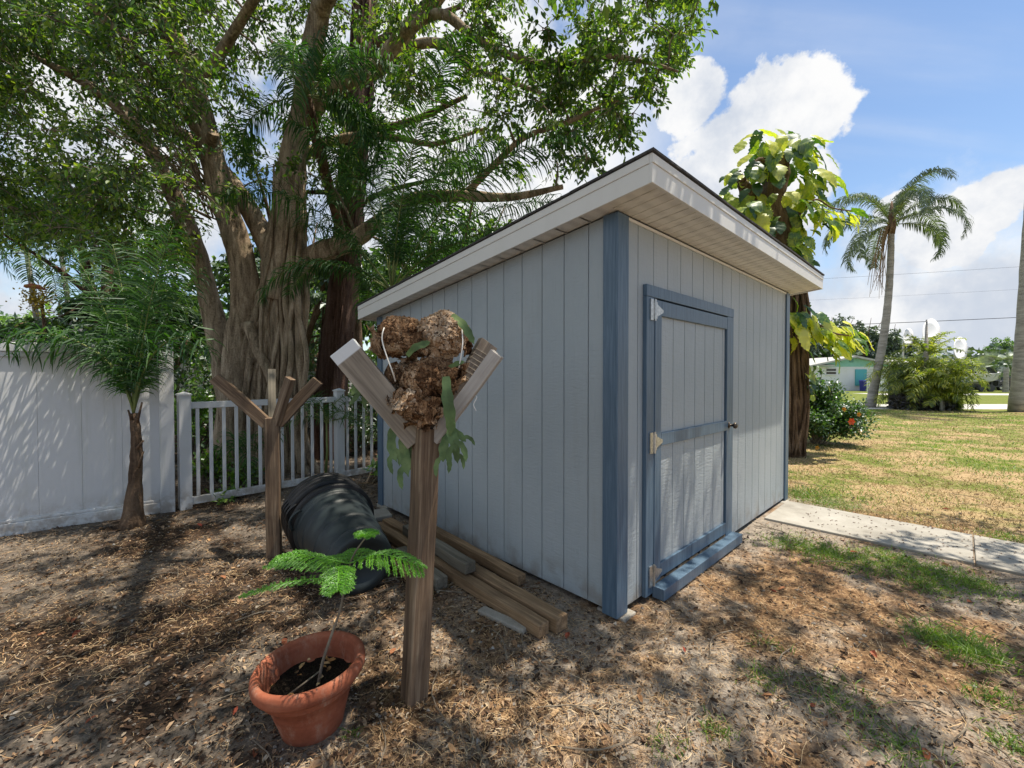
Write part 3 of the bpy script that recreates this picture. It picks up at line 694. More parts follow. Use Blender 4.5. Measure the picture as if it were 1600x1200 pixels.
string([a_(603, 512, .12), a_(600, 513, -.04), a_(597, 530, -.075), a_(604, 556, -.09), a_(613, 580, -.09), a_(618, 596, -.05)], 'white string looped over the left lobe of the top fern')
string([a_(722, 515, .0), a_(723, 535, -.05), a_(721, 552, -.06), a_(718, 570, -.05), a_(716, 576, -.02)], 'white string hanging down the right side of the top fern')
p, d, s = arms1[1]
hx = []; n_ = d.cross(s)
for k in range(4 * 9):       # turns of string round the right arm
    a = k * math.pi / 2 + math.pi / 4; q = .27 + .0062 * k; ca, sa = (1 if math.cos(a) > 0 else -1), (1 if math.sin(a) > 0 else -1)
    hx.append(p + d * q + s * .0245 * ca + n_ * .052 * sa)
mb = MB(); mb.tube([tuple(v) for v in hx], .0017, 5); tag(mb.build('string', mat('grey twine', lambda t: bsdf(t, (.30, .27, .23), .8, .2)), smooth=True), 'thin grey twine wound round and round the right arm of the stand', 'string', 'strings tying the ferns')
string([p + d * .30 - s * .05, p + d * .26 - s * .12 + Vector((0, 0, -.01)), a_(745, 620, -.06), a_(740, 632, -.07), a_(744, 642, -.07)], 'loose knotted string end dangling from the right arm', .002)

# ------------------------------------------------------------------ terracotta pot and seedling
PC = gp(485, 1122); PC = Vector((-.853, 1.80, 0))
M_terra = mat('terracotta', lambda t: bsdf(t, t.mix(t.maprange(t.noise(t.vscale(pos(t), (1, 1, .35)), 17, 8, .75), .50, .74, 0, .7), t.ramp(t.math('ADD', t.math('MULTIPLY', t.noise(pos(t), 7, 6, .7), .8), t.math('MULTIPLY', t.noise(t.vscale(pos(t), (3, 3, 70)), 1.0, 3), .2)), [(.3, (.19, .052, .026)), (.5, (.31, .095, .05)), (.72, (.42, .16, .09))]), (.44, .29, .21)), .8, .25, t.noise(pos(t), 90, 5, .7), .25, .003))
def make_pot():
    t = thing('terracotta_pot', 'large round terracotta pot of dark soil in the foreground', 'plant pot', PC)
    W = Matrix.Translation(PC) @ Matrix.Rotation(R(-3), 4, 'Y') 
    prof = [(0, .0), (.128, 0), (.134, .008), (.150, .06), (.172, .12), (.190, .172), (.205, .176), (.212, .182), (.216, .205), (.222, .212), (.240, .214), (.248, .224), (.251, .244), (.247, .262), (.236, .271), (.222, .269), (.213, .258), (.208, .235), (.200, .19), (.196, .17)]
    prof = [(r * .895, z * 1.06) for r, z in prof]
    mb = MB(); mb.lathe(prof, 72); mb.build('pot_body', M_terra, t, world=W, smooth=True)
    sm = MB(); V = []; n = 40; rings = 12
    for i in range(rings + 1):
        for j in range(n):
            a = 2 * math.pi * j / n; r = .178 * i / rings; x, y = r * math.cos(a), r * math.sin(a)
            V.append((x, y, .185 + .016 * mnoise.noise(Vector((x * 18, y * 18, 2))) + .008 * mnoise.noise(Vector((x * 60, y * 60, 5)))))
    sm.add(V, [(i * n + j, (i + 1) * n + j, (i + 1) * n + (j + 1) % n, i * n + (j + 1) % n) for i in range(rings) for j in range(n)])
    sm.build('soil', mat('dark potting soil', lambda t_: bsdf(t_, t_.ramp(t_.noise(pos(t_), 120, 5, .75), [(.4, (.006, .005, .004)), (.6, (.028, .021, .016)), (.72, (.12, .09, .06))]), .95, .1, t_.noise(pos(t_), 90, 5, .8), 1.0, .01)), t, world=W, smooth=True)
    lv = MB(); rg = np.random.default_rng(12); n = 26; a = rg.random(n) * 6.28; r = .15 * rg.random(n) ** .5
    leaves(lv, np.stack([PC.x + np.cos(a) * r, PC.y + np.sin(a) * r, np.full(n, .212)], 1), np.stack([np.cos(a * 3), np.sin(a * 3), rg.normal(.1, .2, n)], 1), norm(np.stack([rg.normal(0, .3, n), rg.normal(0, .3, n), np.ones(n)], 1)), rg.uniform(.012, .05, n), .02, .35, 6, .2)
    lo = lv.build('dry_leaves', mat('dry leaves in pot', lambda t_: bsdf(t_, t_.ramp(island(t_), [(0, (.10, .06, .035)), (.6, (.34, .17, .06)), (1, (.5, .36, .2))]), .85, .2)), t); lo['kind'] = 'stuff'
    return t
make_pot()
def make_seedling():
    top = at(572, 838, 1.80); base = Vector((PC.x + .02, PC.y, .18))
    t = thing('conifer_seedling', 'feathery green conifer seedling leaning out of the terracotta pot', 'seedling', base)
    knot = at(530, 880, 1.80)
    st = crom([base, at(505, 1030, 1.80), at(520, 985, 1.80), at(532, 950, 1.80), at(540, 905, 1.80), at(552, 868, 1.80), top], 6)
    mb = MB(); mb.tube(st, np.linspace(.007, .003, len(st)), 8); mb.build('stem', M_twig, t, smooth=True)
    stake = MB(); stake.tube([Vector((PC.x - .09, PC.y - .11, .188)), Vector((PC.x - .02, PC.y - .04, .215)), Vector((PC.x + .03, PC.y - .0, .24))], [.003, .004, .003], 6); stake.build('dead_twig', M_twig, t, smooth=True)
    rg = np.random.default_rng(5)
    def branch(pts, nside, Ls, droop=.35, sl=1.0, dens=1.0):
        P = crom([tuple(p) for p in pts], 12); n = len(P); T = norm(np.gradient(P, axis=0)); m = MB()
        m.tube(P, np.linspace(.0035, .0015, n), 5)
        NP, ND = [], []
        for k in range(nside):
            f = .10 + .9 * k / nside; i = min(n - 2, int(f * (n - 1))); p0 = P[i]; tt = T[i]
            s0 = norm(np.cross(tt, [0, 0, 1])); L = Ls * math.sin(math.pi * min(1, (f * .80 + .14))) ** .8 * rg.uniform(.85, 1.1)
            for sg in (-1, 1):
                d0 = norm(s0 * sg * .9 + tt * .5 + np.array([0, 0, .08])); q = [p0]; dd = d0
                for _ in range(7):
                    q.append(q[-1] + dd * L / 7); dd = norm(dd + np.array([0, 0, -droop * .33]) + tt * .03)
                q = np.array(q); m.tube(q, .0014, 4, caps=False)
                c = np.linspace(0, 6.98, int(68 * dens)); ii = c.astype(int); ff = (c - ii)[:, None]
                pp = q[ii] * (1 - ff) + q[ii + 1] * ff; dv = norm(q[ii + 1] - q[ii])
                NP.append(pp); ND.append(norm(dv * 1.3 + rand_dir(len(c), rg) * 1.0))
            NP.append(np.array([p0] * 5)); ND.append(norm(tt * .9 + rand_dir(5, rg)))
        NP = np.concatenate(NP); ND = np.concatenate(ND)
        leaves(m, NP, ND, rand_dir(len(NP), rg), rg.uniform(.008, .013, len(NP)), .0028, .2, 4, .1)
        m.build('branch', M_norfolk, t)
    y0 = 1.80
    k0 = at(545, 880, y0)
    branch([k0, at(500, 872, y0 - .03), at(465, 866, y0 - .05), at(428, 872, y0 - .06)], 22, .10)
    branch([k0, at(590, 866, y0 - .04), at(630, 874, y0 - .06), at(662, 888, y0 - .06)], 22, .11)
    branch([at(542, 885, y0), at(530, 888, y0 - .14), at(528, 905, y0 - .24), at(526, 925, y0 - .30)], 18, .075)
    branch([k0, at(530, 868, y0 + .15), at(515, 872, y0 + .28), at(500, 884, y0 + .35)], 16, .10)
    branch([k0, at(560, 858, y0 + .15), at(585, 870, y0 + .28), at(598, 885, y0 + .33)], 16, .10)
    for k in range(5):
        a = k * 2 * math.pi / 5 + .4; q = top + Vector((math.cos(a) * .05, math.sin(a) * .05, .012))
        branch([top, (top + q) / 2 + Vector((0, 0, .008)), q], 6, .022, .2, 1, .5)
    # two long low branches on the left that stay in the shade
    branch([at(535, 905, y0), at(480, 905, y0 + .05), at(425, 915, y0 + .06), at(372, 932, y0 + .05)], 20, .055, .15, 1, .5)
    branch([at(540, 890, y0), at(470, 880, y0 + .12), at(410, 884, y0 + .2)], 18, .06, .15, 1, .5)
make_seedling()

# ------------------------------------------------------------------ trash cans lying nested
def plastic(name, c, rough=.42):
    return mat(name, lambda t: bsdf(t, t.mix(t.maprange(t.noise(pos(t), 5, 6, .7), .5, .75, 0, .5), c, tuple(x * 1.4 + .012 for x in c)), rough, .45))
M_can1 = plastic('dark green grey plastic', (.014, .022, .025), .5); M_can2 = plastic('black plastic', (.006, .0065, .008), .48)
CA = Vector((-1.02, 2.88, 0)); CB = Vector((-1.68, 3.75, 0))
caxis = (CB - CA).normalized()
tilt = math.atan((.30 - .215) / .78)
caxis3 = (Vector((caxis.x, caxis.y, 0)) * math.cos(tilt) + Vector((0, 0, math.sin(tilt)))).normalized()
CW = Matrix.Translation(CA + Vector((0, 0, .215))) @ caxis3.to_track_quat('Z', 'Y').to_matrix().to_4x4()
def can_prof(full):
    p = [(0, .02), (.14, .02), (.15, .0), (.205, .0), (.213, .006), (.217, .02)]
    for z0, st in ((.02, .100), (.112, .30), (.312, .535), (.549, .665)):
        for z in np.linspace(z0 + .004, st, 5): p.append((.217 + (z - .02) * .108, z))
        r = .217 + (st + .006 - .02) * .108; p += [(r + .001, st + .001), (r + .004, st + .003), (r + .0045, st + .008), (r + .001, st + .011)]
    p += [(.300, .684), (.303, .70), (.304, .728), (.306, .732), (.316, .735), (.322, .740), (.325, .750), (.321, .760), (.306, .761), (.298, .755), (.292, .70)]
    return p
def make_can(off, m, label):
    t = thing('trash_can', label, 'trash can', CA, 0, 'nested trash cans on their side'); W = CW @ Matrix.Translation((0, 0, off)) @ Matrix.Scale(1 - off * .0, 4)
    mb = MB()
    if off == 0: mb.lathe(can_prof(True), 72)
    else: mb.lathe([(r * .985, z) for r, z in can_prof(True)], 72)
    mb.build('body', m, t, world=W, smooth=True)
    q = MB(); q.lathe([(.302, .722), (.322, .727), (.333, .733), (.336, .748), (.332, .764), (.318, .770), (.302, .768), (.300, .740)], 72); q.build('rim', M_can2, t, world=W, smooth=True)
    for sg in (-1, 1):      # moulded handles below the rim
        h = MB(); a = R(20) + (math.pi if sg < 0 else 0); o = []
        for b in np.linspace(-.26, .26, 9):
            r = .312 + .035 * math.cos(b / .26 * 1.5); o.append((r * math.cos(a + b), r * math.sin(a + b), .70))
        h.tube(o, .011, 8); h.build('handle', m, t, world=W, smooth=True)
    if off == 0:
        l = MB(); c0 = R(-105)      # raised shield on the side
        for k, (da, dz) in enumerate(((-.33, .16), (-.33, .42), (.33, .42), (.33, .16), (-.33, .16))):
            pass
        q = []
        for da, dz in ((-.36, .17), (-.36, .30), (-.34, .44), (-.15, .455), (.15, .455), (.34, .44), (.36, .30), (.36, .17), (.1, .165), (-.1, .165), (-.36, .17)):
            r = .2146 + (dz - .012) * .1025 + .012; q.append((r * math.cos(c0 + da), r * math.sin(c0 + da), dz))
        l.tube(q, .004, 6); l.build('moulded_outline', m, t, world=W, smooth=True)
make_can(0, M_can1, 'grey green trash can lying outermost with its base towards the camera')
for k, o_ in enumerate((.13, .195, .255, .31)):
    make_can(o_, M_can2, ('first black trash can rim behind the grey green one', 'second black trash can rim behind the grey green one', 'third black trash can rim behind the grey green one', 'black trash can rim farthest from the camera, at the open end of the nest')[k])

# ------------------------------------------------------------------ timbers beside the shed
def timber(u0, v0, u1, v1, z, m, label, w=.085, lift=0):
    a = gp(u0, v0, z); b = gp(u1, v1, z + lift); t_ = beam('timber', a, b, w, w * .9, m, None, 0, .007); tag(t_, label, 'timber', 'old timbers lying beside the shed')
timber(588, 822, 850, 984, .045, M_timber, 'long brown landscape timber, the one ending nearest the camera', .085)
timber(604, 816, 878, 975, .047, M_timber, 'long brown timber between the front one and the shed wall', .10)
timber(636, 826, 735, 887, .135, M_timber_grey, 'short grey timber lying raised on top of the long ones', .09)
timber(625, 862, 690, 912, .045, M_timber_grey, 'short grey green timber end in front of the long timbers', .095)
timber(600, 868, 672, 927, .03, M_timber_fresh, 'short yellow cut board lying against the stand post', .055)
timber(672, 826, 815, 906, .05, M_timber, 'dark timber lying tight along the foot of the shed wall', .08)
c = gp(583, 806, .03); mb = MB(); mb.box((0, 0, 0), (.34, .22, .05)); o = mb.build('paver', M_concrete, world=Matrix.Translation(c) @ Matrix.Rotation(R(35), 4, 'Z') @ Matrix.Rotation(R(6), 4, 'X'), bevel=.012); tag(o, 'grey concrete paver on the ground behind the trash cans', 'paver')
c = gp(785, 968, .012); mb = MB(); mb.box((0, 0, 0), (.36, .07, .03)); o = mb.build('border_stone', M_concrete, world=Matrix.Translation(c) @ Matrix.Rotation(R(-38), 4, 'Z'), bevel=.008); tag(o, 'narrow strip of grey concrete edging half buried before the timbers', 'edging')
for u, v, s_ in ((600, 803, .16), (712, 908, .14)):
    pass
# ================================================================== VEGETATION
def nearest(samples, c, bias=.35):
    d = np.linalg.norm(samples[:, :3] - c, axis=1) + np.maximum(0, samples[:, 2] - c[2]) * bias
    return samples[np.argmin(d)]
def twigged(crown, wood_, centres, radii, samples, nleaf, L, W, seed, tw=7, droop=.35, kind=6, tr=.014, sub=True, hang=.5):
    """leaf clusters on twigs; each cluster hangs on a curved branchlet from the nearest limb"""
    rg = np.random.default_rng(seed); P, D, N = [], [], []
    order = np.argsort([np.min(np.linalg.norm(samples[:, :3] - c, axis=1)) for c in centres])
    for oi in order:
        c = np.array(centres[oi]); r = radii[oi]; s = nearest(samples, c); p0 = s[:3]
        dist = np.linalg.norm(c - p0)
        mid = (p0 + c) / 2 + rg.normal(size=3) * dist * .12 + np.array([0, 0, dist * .08])
        B = crom([p0, mid, c], 4)
        r0 = min(s[3] * .7, tr * (1 + dist * .8)); rr = np.linspace(r0, tr * .45, len(B))
        wood_.tube(B, rr, 5, caps=False)
        samples = np.vstack([samples, np.column_stack([B[2:], rr[2:]])])
        for k in range(tw):
            d = rand_dir(1, rg)[0]; d[2] = d[2] * .7 - .05; d = norm(d); e = c + d * r * rg.uniform(.6, 1.15); e[2] -= droop * r * rg.random()
            st = B[rg.integers(len(B) - 4, len(B))]; T = crom([st, (st + e) / 2 + np.array([0, 0, .08 * r]), e], 3)
            if sub: wood_.tube(T, np.linspace(tr * .4, tr * .14, len(T)), 3, caps=False)
            n = max(3, int(nleaf / tw * rg.uniform(.6, 1.4))); f = rg.random(n) ** .7 * (len(T) - 1.001); i = f.astype(int); ff = (f - i)[:, None]
            p = T[i] * (1 - ff) + T[i + 1] * ff + rg.normal(size=(n, 3)) * r * .10
            dv = norm(T[-1] - T[0]); dl = norm(dv * .7 + rand_dir(n, rg) * .9 + np.array([0, 0, -hang]))
            nn = norm(rand_dir(n, rg) * .8 + np.array([0, 0, .9])); P.append(p); D.append(dl); N.append(nn)
    P = np.concatenate(P); D = np.concatenate(D); N = np.concatenate(N); n = len(P)
    leaves(crown, P, D, N, L * rg.uniform(.7, 1.25, n), W * rg.uniform(.75, 1.2, n), .22, kind)
    return samples

def in_frame(p, mu=40):
    if p[1] < .3: return False
    u = 800 + F_PX * p[0] / p[1]; v = 588.4 - F_PX * (p[2] - 1.5) / p[1]
    return -mu < u < 1600 + mu and v > -mu
# ------------------------------------------------------------------ the big fig tree
def make_fig():
    base = gp(405, 742); D0 = 6.75
    t = thing('fig_tree', 'huge multi stemmed fig tree with fused aerial roots behind the picket fence', 'tree', (base.x, base.y, 0))
    tr = MB(); S = []
    def limb(rows, ns=12, flut=0, lump=.05, seed=0, keep=True, mb=tr):
        P = crom([(*at(u, v, d), r) for u, v, d, r in rows], 7)
        mb.tube(P[:, :3], P[:, 3], ns, lump, flut=flut, seed=seed)
        if keep: S.append(P)
    g0 = D0
    # left column and its long leader
    limb([(352, 752, g0, .26), (366, 640, g0, .23), (372, 540, g0, .19), (384, 470, g0, .20), (378, 400, g0 - .05, .185), (352, 320, g0 - .1, .18), (330, 235, g0 - .2, .165), (306, 140, g0 - .35, .14), (272, 60, g0 - .5, .13), (232, -20, g0 - .7, .12), (180, -120, g0 - 1.0, .11), (110, -230, g0 - 1.5, .07)], 16, 5, .06, 1)
    # root columns on the right
    cols = [((392, 402, 398, 408, 428, 446), .13, 0), ((418, 420, 418, 424, 440, 452), .12, .12), ((440, 440, 436, 442, 452, 460), .12, .05), ((466, 458, 455, 458, 465, 470), .13, .15), ((375, 388, 412, 425, 440, 452), .10, .18), ((452, 446, 446, 450, 456, 462), .09, -.08), ((408, 410, 408, 418, 434, 450), .08, -.10), ((428, 428, 430, 434, 446, 456), .075, -.12)]
    for k, (us, r, dd) in enumerate(cols):
        rg = np.random.default_rng(k); vs = (752, 650, 560, 490, 410, 330)
        limb([(u + rg.uniform(-4, 4), v, g0 + dd, r * (1.25 if i == 0 else 1) * (1 - .03 * i)) for i, (u, v) in enumerate(zip(us, vs))], 12, 3, .14, k + 2, keep=False)
    # crossing roots and spreading surface roots
    for k, rows in enumerate(([(388, 505, g0 - .15, .09), (402, 545, g0 - .2, .08), (424, 590, g0 - .22, .075), (440, 650, g0 - .2, .07), (446, 745, g0 - .2, .08)],
                 [(392, 560, g0 - .2, .06), (384, 610, g0 - .2, .05), (376, 660, g0 - .2, .05), (380, 750, g0 - .2, .06)],
                 [(455, 420, g0 - .2, .035), (444, 480, g0 - .22, .035), (428, 560, g0 - .25, .03), (416, 640, g0 - .22, .03), (412, 750, g0 - .2, .04)],
                 [(470, 400, g0 - .1, .03), (474, 520, g0 - .12, .028), (470, 640, g0 - .1, .03), (478, 745, g0 - .1, .05)],
                 [(468, 640, g0, .07), (478, 700, g0 - .1, .07), (500, 738, g0 - .1, .06), (540, 748, g0 - .1, .045)],
                 [(462, 660, g0 - .1, .07), (470, 715, g0 - .2, .065), (486, 752, g0 - .25, .05), (520, 764, g0 - .35, .03)],
                 [(350, 680, g0, .09), (330, 728, g0 - .1, .08), (300, 750, g0 - .1, .05)])): limb(rows, 8, 0, .12, 40 + k, keep=False)
    limb([(436, 470, g0, .28), (448, 400, g0, .30), (452, 330, g0, .25), (458, 260, g0 - .05, .20), (472, 180, g0 - .15, .165), (486, 100, g0 - .3, .15), (500, 20, g0 - .45, .13), (514, -80, g0 - .7, .11), (520, -200, g0 - 1.2, .10)], 16, 5, .08, 20)
    limb([(446, 470, g0, .20), (468, 425, g0 - .05, .19), (500, 395, g0 - .1, .16), (545, 380, g0 - .2, .135), (595, 345, g0 - .3, .11), (645, 312, g0 - .5, .09), (720, 306, g0 - .8, .075), (800, 308, g0 - 1.0, .05), (880, 292, g0 - 1.2, .03)], 12, 3, .07, 21)
    limb([(442, 440, g0 + .1, .2), (410, 365, g0 + .2, .16), (365, 290, g0 + .3, .14), (320, 240, g0 + .4, .12), (270, 200, g0 + .5, .09), (200, 170, g0 + .5, .05)], 12, 0, .08, 22)
    limb([(378, 750, g0 + .25, .2), (362, 640, g0 + .25, .19), (348, 560, g0 + .2, .17), (322, 450, g0 + .25, .15), (300, 370, g0 + .2, .14), (282, 330, g0 + .2, .13), (255, 270, g0 + .1, .11), (215, 200, g0, .09), (150, 140, g0 - .3, .07), (60, 90, g0 - .7, .04)], 12, 0, .08, 23)
    limb([(470, 200, g0 - .1, .13), (520, 140, g0 - .3, .12), (590, 105, g0 - .5, .125), (630, 55, g0 - .7, .11), (675, 5, g0 - .9, .10), (730, -60, g0 - 1.3, .08), (820, -140, g0 - 1.8, .05)], 12, 0, .06, 24)
    limb([(600, 85, g0 - .5, .09), (640, 45, g0 - .8, .075), (690, 22, g0 - 1.0, .065), (745, 60, g0 - 1.15, .055), (810, 92, g0 - 1.3, .05), (880, 102, g0 - 1.5, .04), (950, 88, g0 - 1.7, .03), (1020, 100, g0 - 1.9, .02), (1060, 112, g0 - 2.0, .012)], 10, 0, .05, 25)
    limb([(560, 110, g0, .09), (620, 78, g0, .08), (690, 68, g0 - .1, .07), (740, 108, g0 - .2, .055), (790, 125, g0 - .3, .04), (860, 150, g0 - .4, .02)], 10, 0, .06, 26)
    limb([(730, 300, g0 - .8, .05), (775, 255, g0 - 1.1, .042), (820, 215, g0 - 1.3, .035), (890, 190, g0 - 1.6, .028), (950, 162, g0 - 1.8, .018), (1000, 150, g0 - 1.9, .01)], 8, 0, .05, 27)
    limb([(460, 250, g0 + .2, .10), (540, 215, g0 + .3, .07), (620, 215, g0 + .3, .055), (680, 225, g0 + .2, .04), (760, 200, g0, .02)], 8, 0, .06, 28)
    limb([(306, 140, g0 - .4, .08), (360, 60, g0 - .8, .07), (420, -40, g0 - 1.4, .055), (470, -140, g0 - 2, .04)], 8, 0, .06, 29)
    limb([(330, 235, g0 - .2, .08), (270, 150, g0 - .7, .07), (190, 60, g0 - 1.3, .06), (90, -60, g0 - 1.9, .04)], 8, 0, .06, 30)
    limb([(500, 20, g0 - .45, .12), (540, -60, g0 - 1.2, .1), (600, -220, g0 - 2.6, .08), (720, -600, g0 - 4.2, .05)], 8, 0, .06, 31)
    limb([(232, -20, g0 - .7, .10), (230, -120, g0 - 1.6, .08), (200, -350, g0 - 3.0, .06), (200, -900, g0 - 4.6, .04)], 8, 0, .06, 32)
    rs = np.random.default_rng(61)
    for k in range(22):      # slender fused strands over the right hand bole
        u0 = rs.uniform(372, 478); u1 = 446 + (u0 - 425) * .35 + rs.normal() * 6; dd = rs.uniform(-.22, -.02); r = rs.uniform(.022, .06)
        limb([(u0, 752, g0 + dd, r * 1.4), (u0 + rs.normal() * 6, 660, g0 + dd, r), (u0 * .75 + u1 * .25 + rs.normal() * 6, 560, g0 + dd - .05, r), (u0 * .4 + u1 * .6 + rs.normal() * 5, 460, g0 + dd - .08, r * .9), (u1, 380, g0 + dd - .10, r * .8), (u1 + rs.normal() * 5 + 6, rs.uniform(230, 320), g0 - .16, r * .5)], 8, 0, .10, 70 + k, keep=False)
    for k in range(46):      # long straight shoots leaving the left leader
        u0, v0 = rs.uniform(318, 350), rs.uniform(230, 350); u1, v1 = u0 - rs.uniform(60, 240), v0 - rs.uniform(80, 330); d = g0 - .2 - rs.random() * .5
        limb([(u0, v0, g0 - .1, .014), ((u0 + u1) / 2 - rs.uniform(-14, 14), (v0 + v1) / 2 + rs.uniform(-10, 25), d, .010), (u1, v1, d - rs.random() * .5, .004)], 5, 0, .05, 90 + k, keep=False)
    # cut stub
    limb([(326, 232, g0 - .2, .10), (333, 212, g0 - .42, .075), (334, 207, g0 - .46, .07)], 12, 0, .03, 33, keep=False)
    trunk = tr.build('trunk', M_ficusbark, t, smooth=True)
    samples = np.concatenate(S); samples = samples[samples[:, 3] < .2]
    rg = np.random.default_rng(3); C = []; Rr = []
    def vmax(u):   # lower rim of the crown as far as it is seen on the right
        return np.interp(u, [-300, 0, 100, 250, 330, 420, 520, 600, 700, 800, 900, 960, 1000, 1050, 1100], [400, 370, 400, 440, 380, 300, 300, 330, 330, 300, 280, 245, 195, 135, 60])
    def fill(n, ulo, uhi, vlo, dlo, dhi, r0, r1, vm=None):
        k = 0
        while k < n:
            u = rg.uniform(ulo, uhi); v = rg.uniform(vlo, (vm or vmax)(u) - 15); d = rg.uniform(dlo, dhi)
            if 300 < u < 480 and d < 6.9 and v > 90 and rg.random() < (.85 if v > 300 else .6): k += .2; continue        # the bole stays open to view
            if 440 < u < 860 and d < 6.6 and v > 195 and rg.random() < .85: k += .2; continue
            C.append(tuple(at(u, v, d))); Rr.append(rg.uniform(r0, r1)); k += 1
    fill(560, -250, 330, -260, 5.0, 8.5, .32, .5)
    fill(80, -120, 330, -60, 5.0, 7.5, .3, .45, lambda u: 170)
    fill(60, -100, 300, 250, 5.6, 8.0, .28, .42)
    fill(165, 330, 640, -260, 5.6, 8.4, .28, .42)
    fill(165, 620, 1095, -200, 4.5, 7.4, .22, .36)
    fill(30, 820, 1060, 40, 4.6, 5.8, .2, .28)
    cr = MB(); br = MB()
    samples = twigged(cr, br, C, Rr, samples, 112, .076, .038, 9, tw=8, droop=.4)
    # the part of the crown that hangs above the camera, out of the picture
    C2, R2 = [], []
    while len(C2) < 250:
        p = (rg.uniform(-4.5, 2.0), rg.uniform(-1.5, 4.8), rg.uniform(4.6, 7.5))
        if in_frame(p, 60): continue
        C2.append(p); R2.append(rg.uniform(.3, .5))
    twigged(cr, br, C2, R2, samples, 75, .10, .055, 10, tw=6, kind=4)
    br.build('branches', M_twig, t, smooth=True)
    cr.build('crown', M_ficus, t)
make_fig()

def simple_tree(name, label, x, y, h, r, m, seed, bark_=M_brownbark, group=None, ncl=60, nleaf=60, L=.16, low=.35, tr=.16, cat='tree', lean=(0, 0), flat=.8, kind=4):
    t = thing(name, label, cat, (x, y, 0), 0, group); rg = np.random.default_rng(seed)
    T = MB(); top = np.array([x + lean[0], y + lean[1], h * .72]); P = crom([(x, y, -.1, tr * 1.25), (x + lean[0] * .3 + rg.normal() * .1, y + lean[1] * .3, h * .3, tr), (*top, tr * .5)], 5)
    T.tube(P[:, :3], P[:, 3], 10, .08); S = [P]
    for k in range(6):
        a = k * 1.05 + rg.random(); q = crom([(*P[int(len(P) * .45) + k % 4, :3], tr * .5), (x + lean[0] * .6 + math.cos(a) * r * .4, y + lean[1] * .6 + math.sin(a) * r * .4, h * rg.uniform(.5, .7), tr * .3), (x + lean[0] + math.cos(a) * r * .8, y + lean[1] + math.sin(a) * r * .8, h * rg.uniform(.55, .9), tr * .1)], 4)
        T.tube(q[:, :3], q[:, 3], 7); S.append(q)
    C, Rr = [], []
    lobes = [(rand_dir(1, rg)[0] * .55, rg.uniform(.35, .6)) for _ in range(7)]
    while len(C) < ncl:
        ln, lr = lobes[rg.integers(7)]; q = ln + rand_dir(1, rg)[0] * lr * rg.random() ** .4
        z = h * (low + (1 - low) * (q[2] * flat + 1) / 2)
        C.append((x + lean[0] + q[0] * r, y + lean[1] + q[1] * r, z)); Rr.append(r * rg.uniform(.16, .28))
    cr = MB(); twigged(cr, T, C, Rr, np.concatenate(S), nleaf, L, L * .55, seed, tw=5, kind=kind, tr=tr * .12, sub=False)
    T.build('trunk', bark_, t, smooth=True); cr.build('crown', m, t); return t

# red barked tree behind the fig
def make_redtree():
    b = gp(512, 722); t = thing('cypress_tree', 'tall tree with shaggy red brown bark just right of the fig', 'tree', (b.x, b.y, 0))
    D = 7.9
    P = crom([(*at(508, 735, D), .33), (*at(520, 600, D), .26), (*at(532, 480, D), .25), (*at(543, 370, D), .235), (*at(552, 260, D), .22), (*at(562, 140, D), .21), (*at(570, 30, D), .19), (*at(574, -100, D), .18), (*at(580, -250, D), .12)], 6)
    tr = MB(); tr.tube(P[:, :3], P[:, 3], 20, .07, flut=7); rg = np.random.default_rng(8)
    for k in range(60):     # loose strips of bark
        i = rg.integers(2, len(P) - 8); a = rg.uniform(math.pi, 2 * math.pi); r = P[i, 3] * 1.05
        q = [(P[i + j, 0] + math.cos(a) * (P[i + j, 3] * 1.06 + .01 * j), P[i + j, 1] + math.sin(a) * P[i + j, 3] * 1.06, P[i + j, 2]) for j in range(0, rg.integers(3, 6))]
        tr.tube(q, rg.uniform(.008, .02), 4)
    S = [P]
    for rows in ([(535, 300, D, .05), (500, 300, D, .045), (470, 300, D, .03)], [(556, 210, D, .08), (640, 190, D - .3, .06), (730, 150, D - .6, .035)], [(566, 80, D, .09), (640, 40, D, .06), (720, 10, D, .04)], [(545, 330, D, .06), (600, 300, D + .3, .05), (680, 280, D + .6, .03)], [(560, 160, D, .07), (480, 120, D + .5, .05), (420, 60, D + 1, .03)]):
        q = crom([(*at(u, v, d), r) for u, v, d, r in rows], 5); tr.tube(q[:, :3], q[:, 3], 8); S.append(q)
    C = [tuple(at(rg.uniform(430, 820), rg.uniform(-150, 330), rg.uniform(7.6, 9.5))) for _ in range(75)]
    cr = MB(); twigged(cr, tr, C, [rg.uniform(.28, .45) for _ in C], np.concatenate(S), 70, .09, .045, 12, tw=6, kind=4)
    tr.build('trunk', M_redbark, t, smooth=True); cr.build('crown', M_bgleaf, t)
make_redtree()

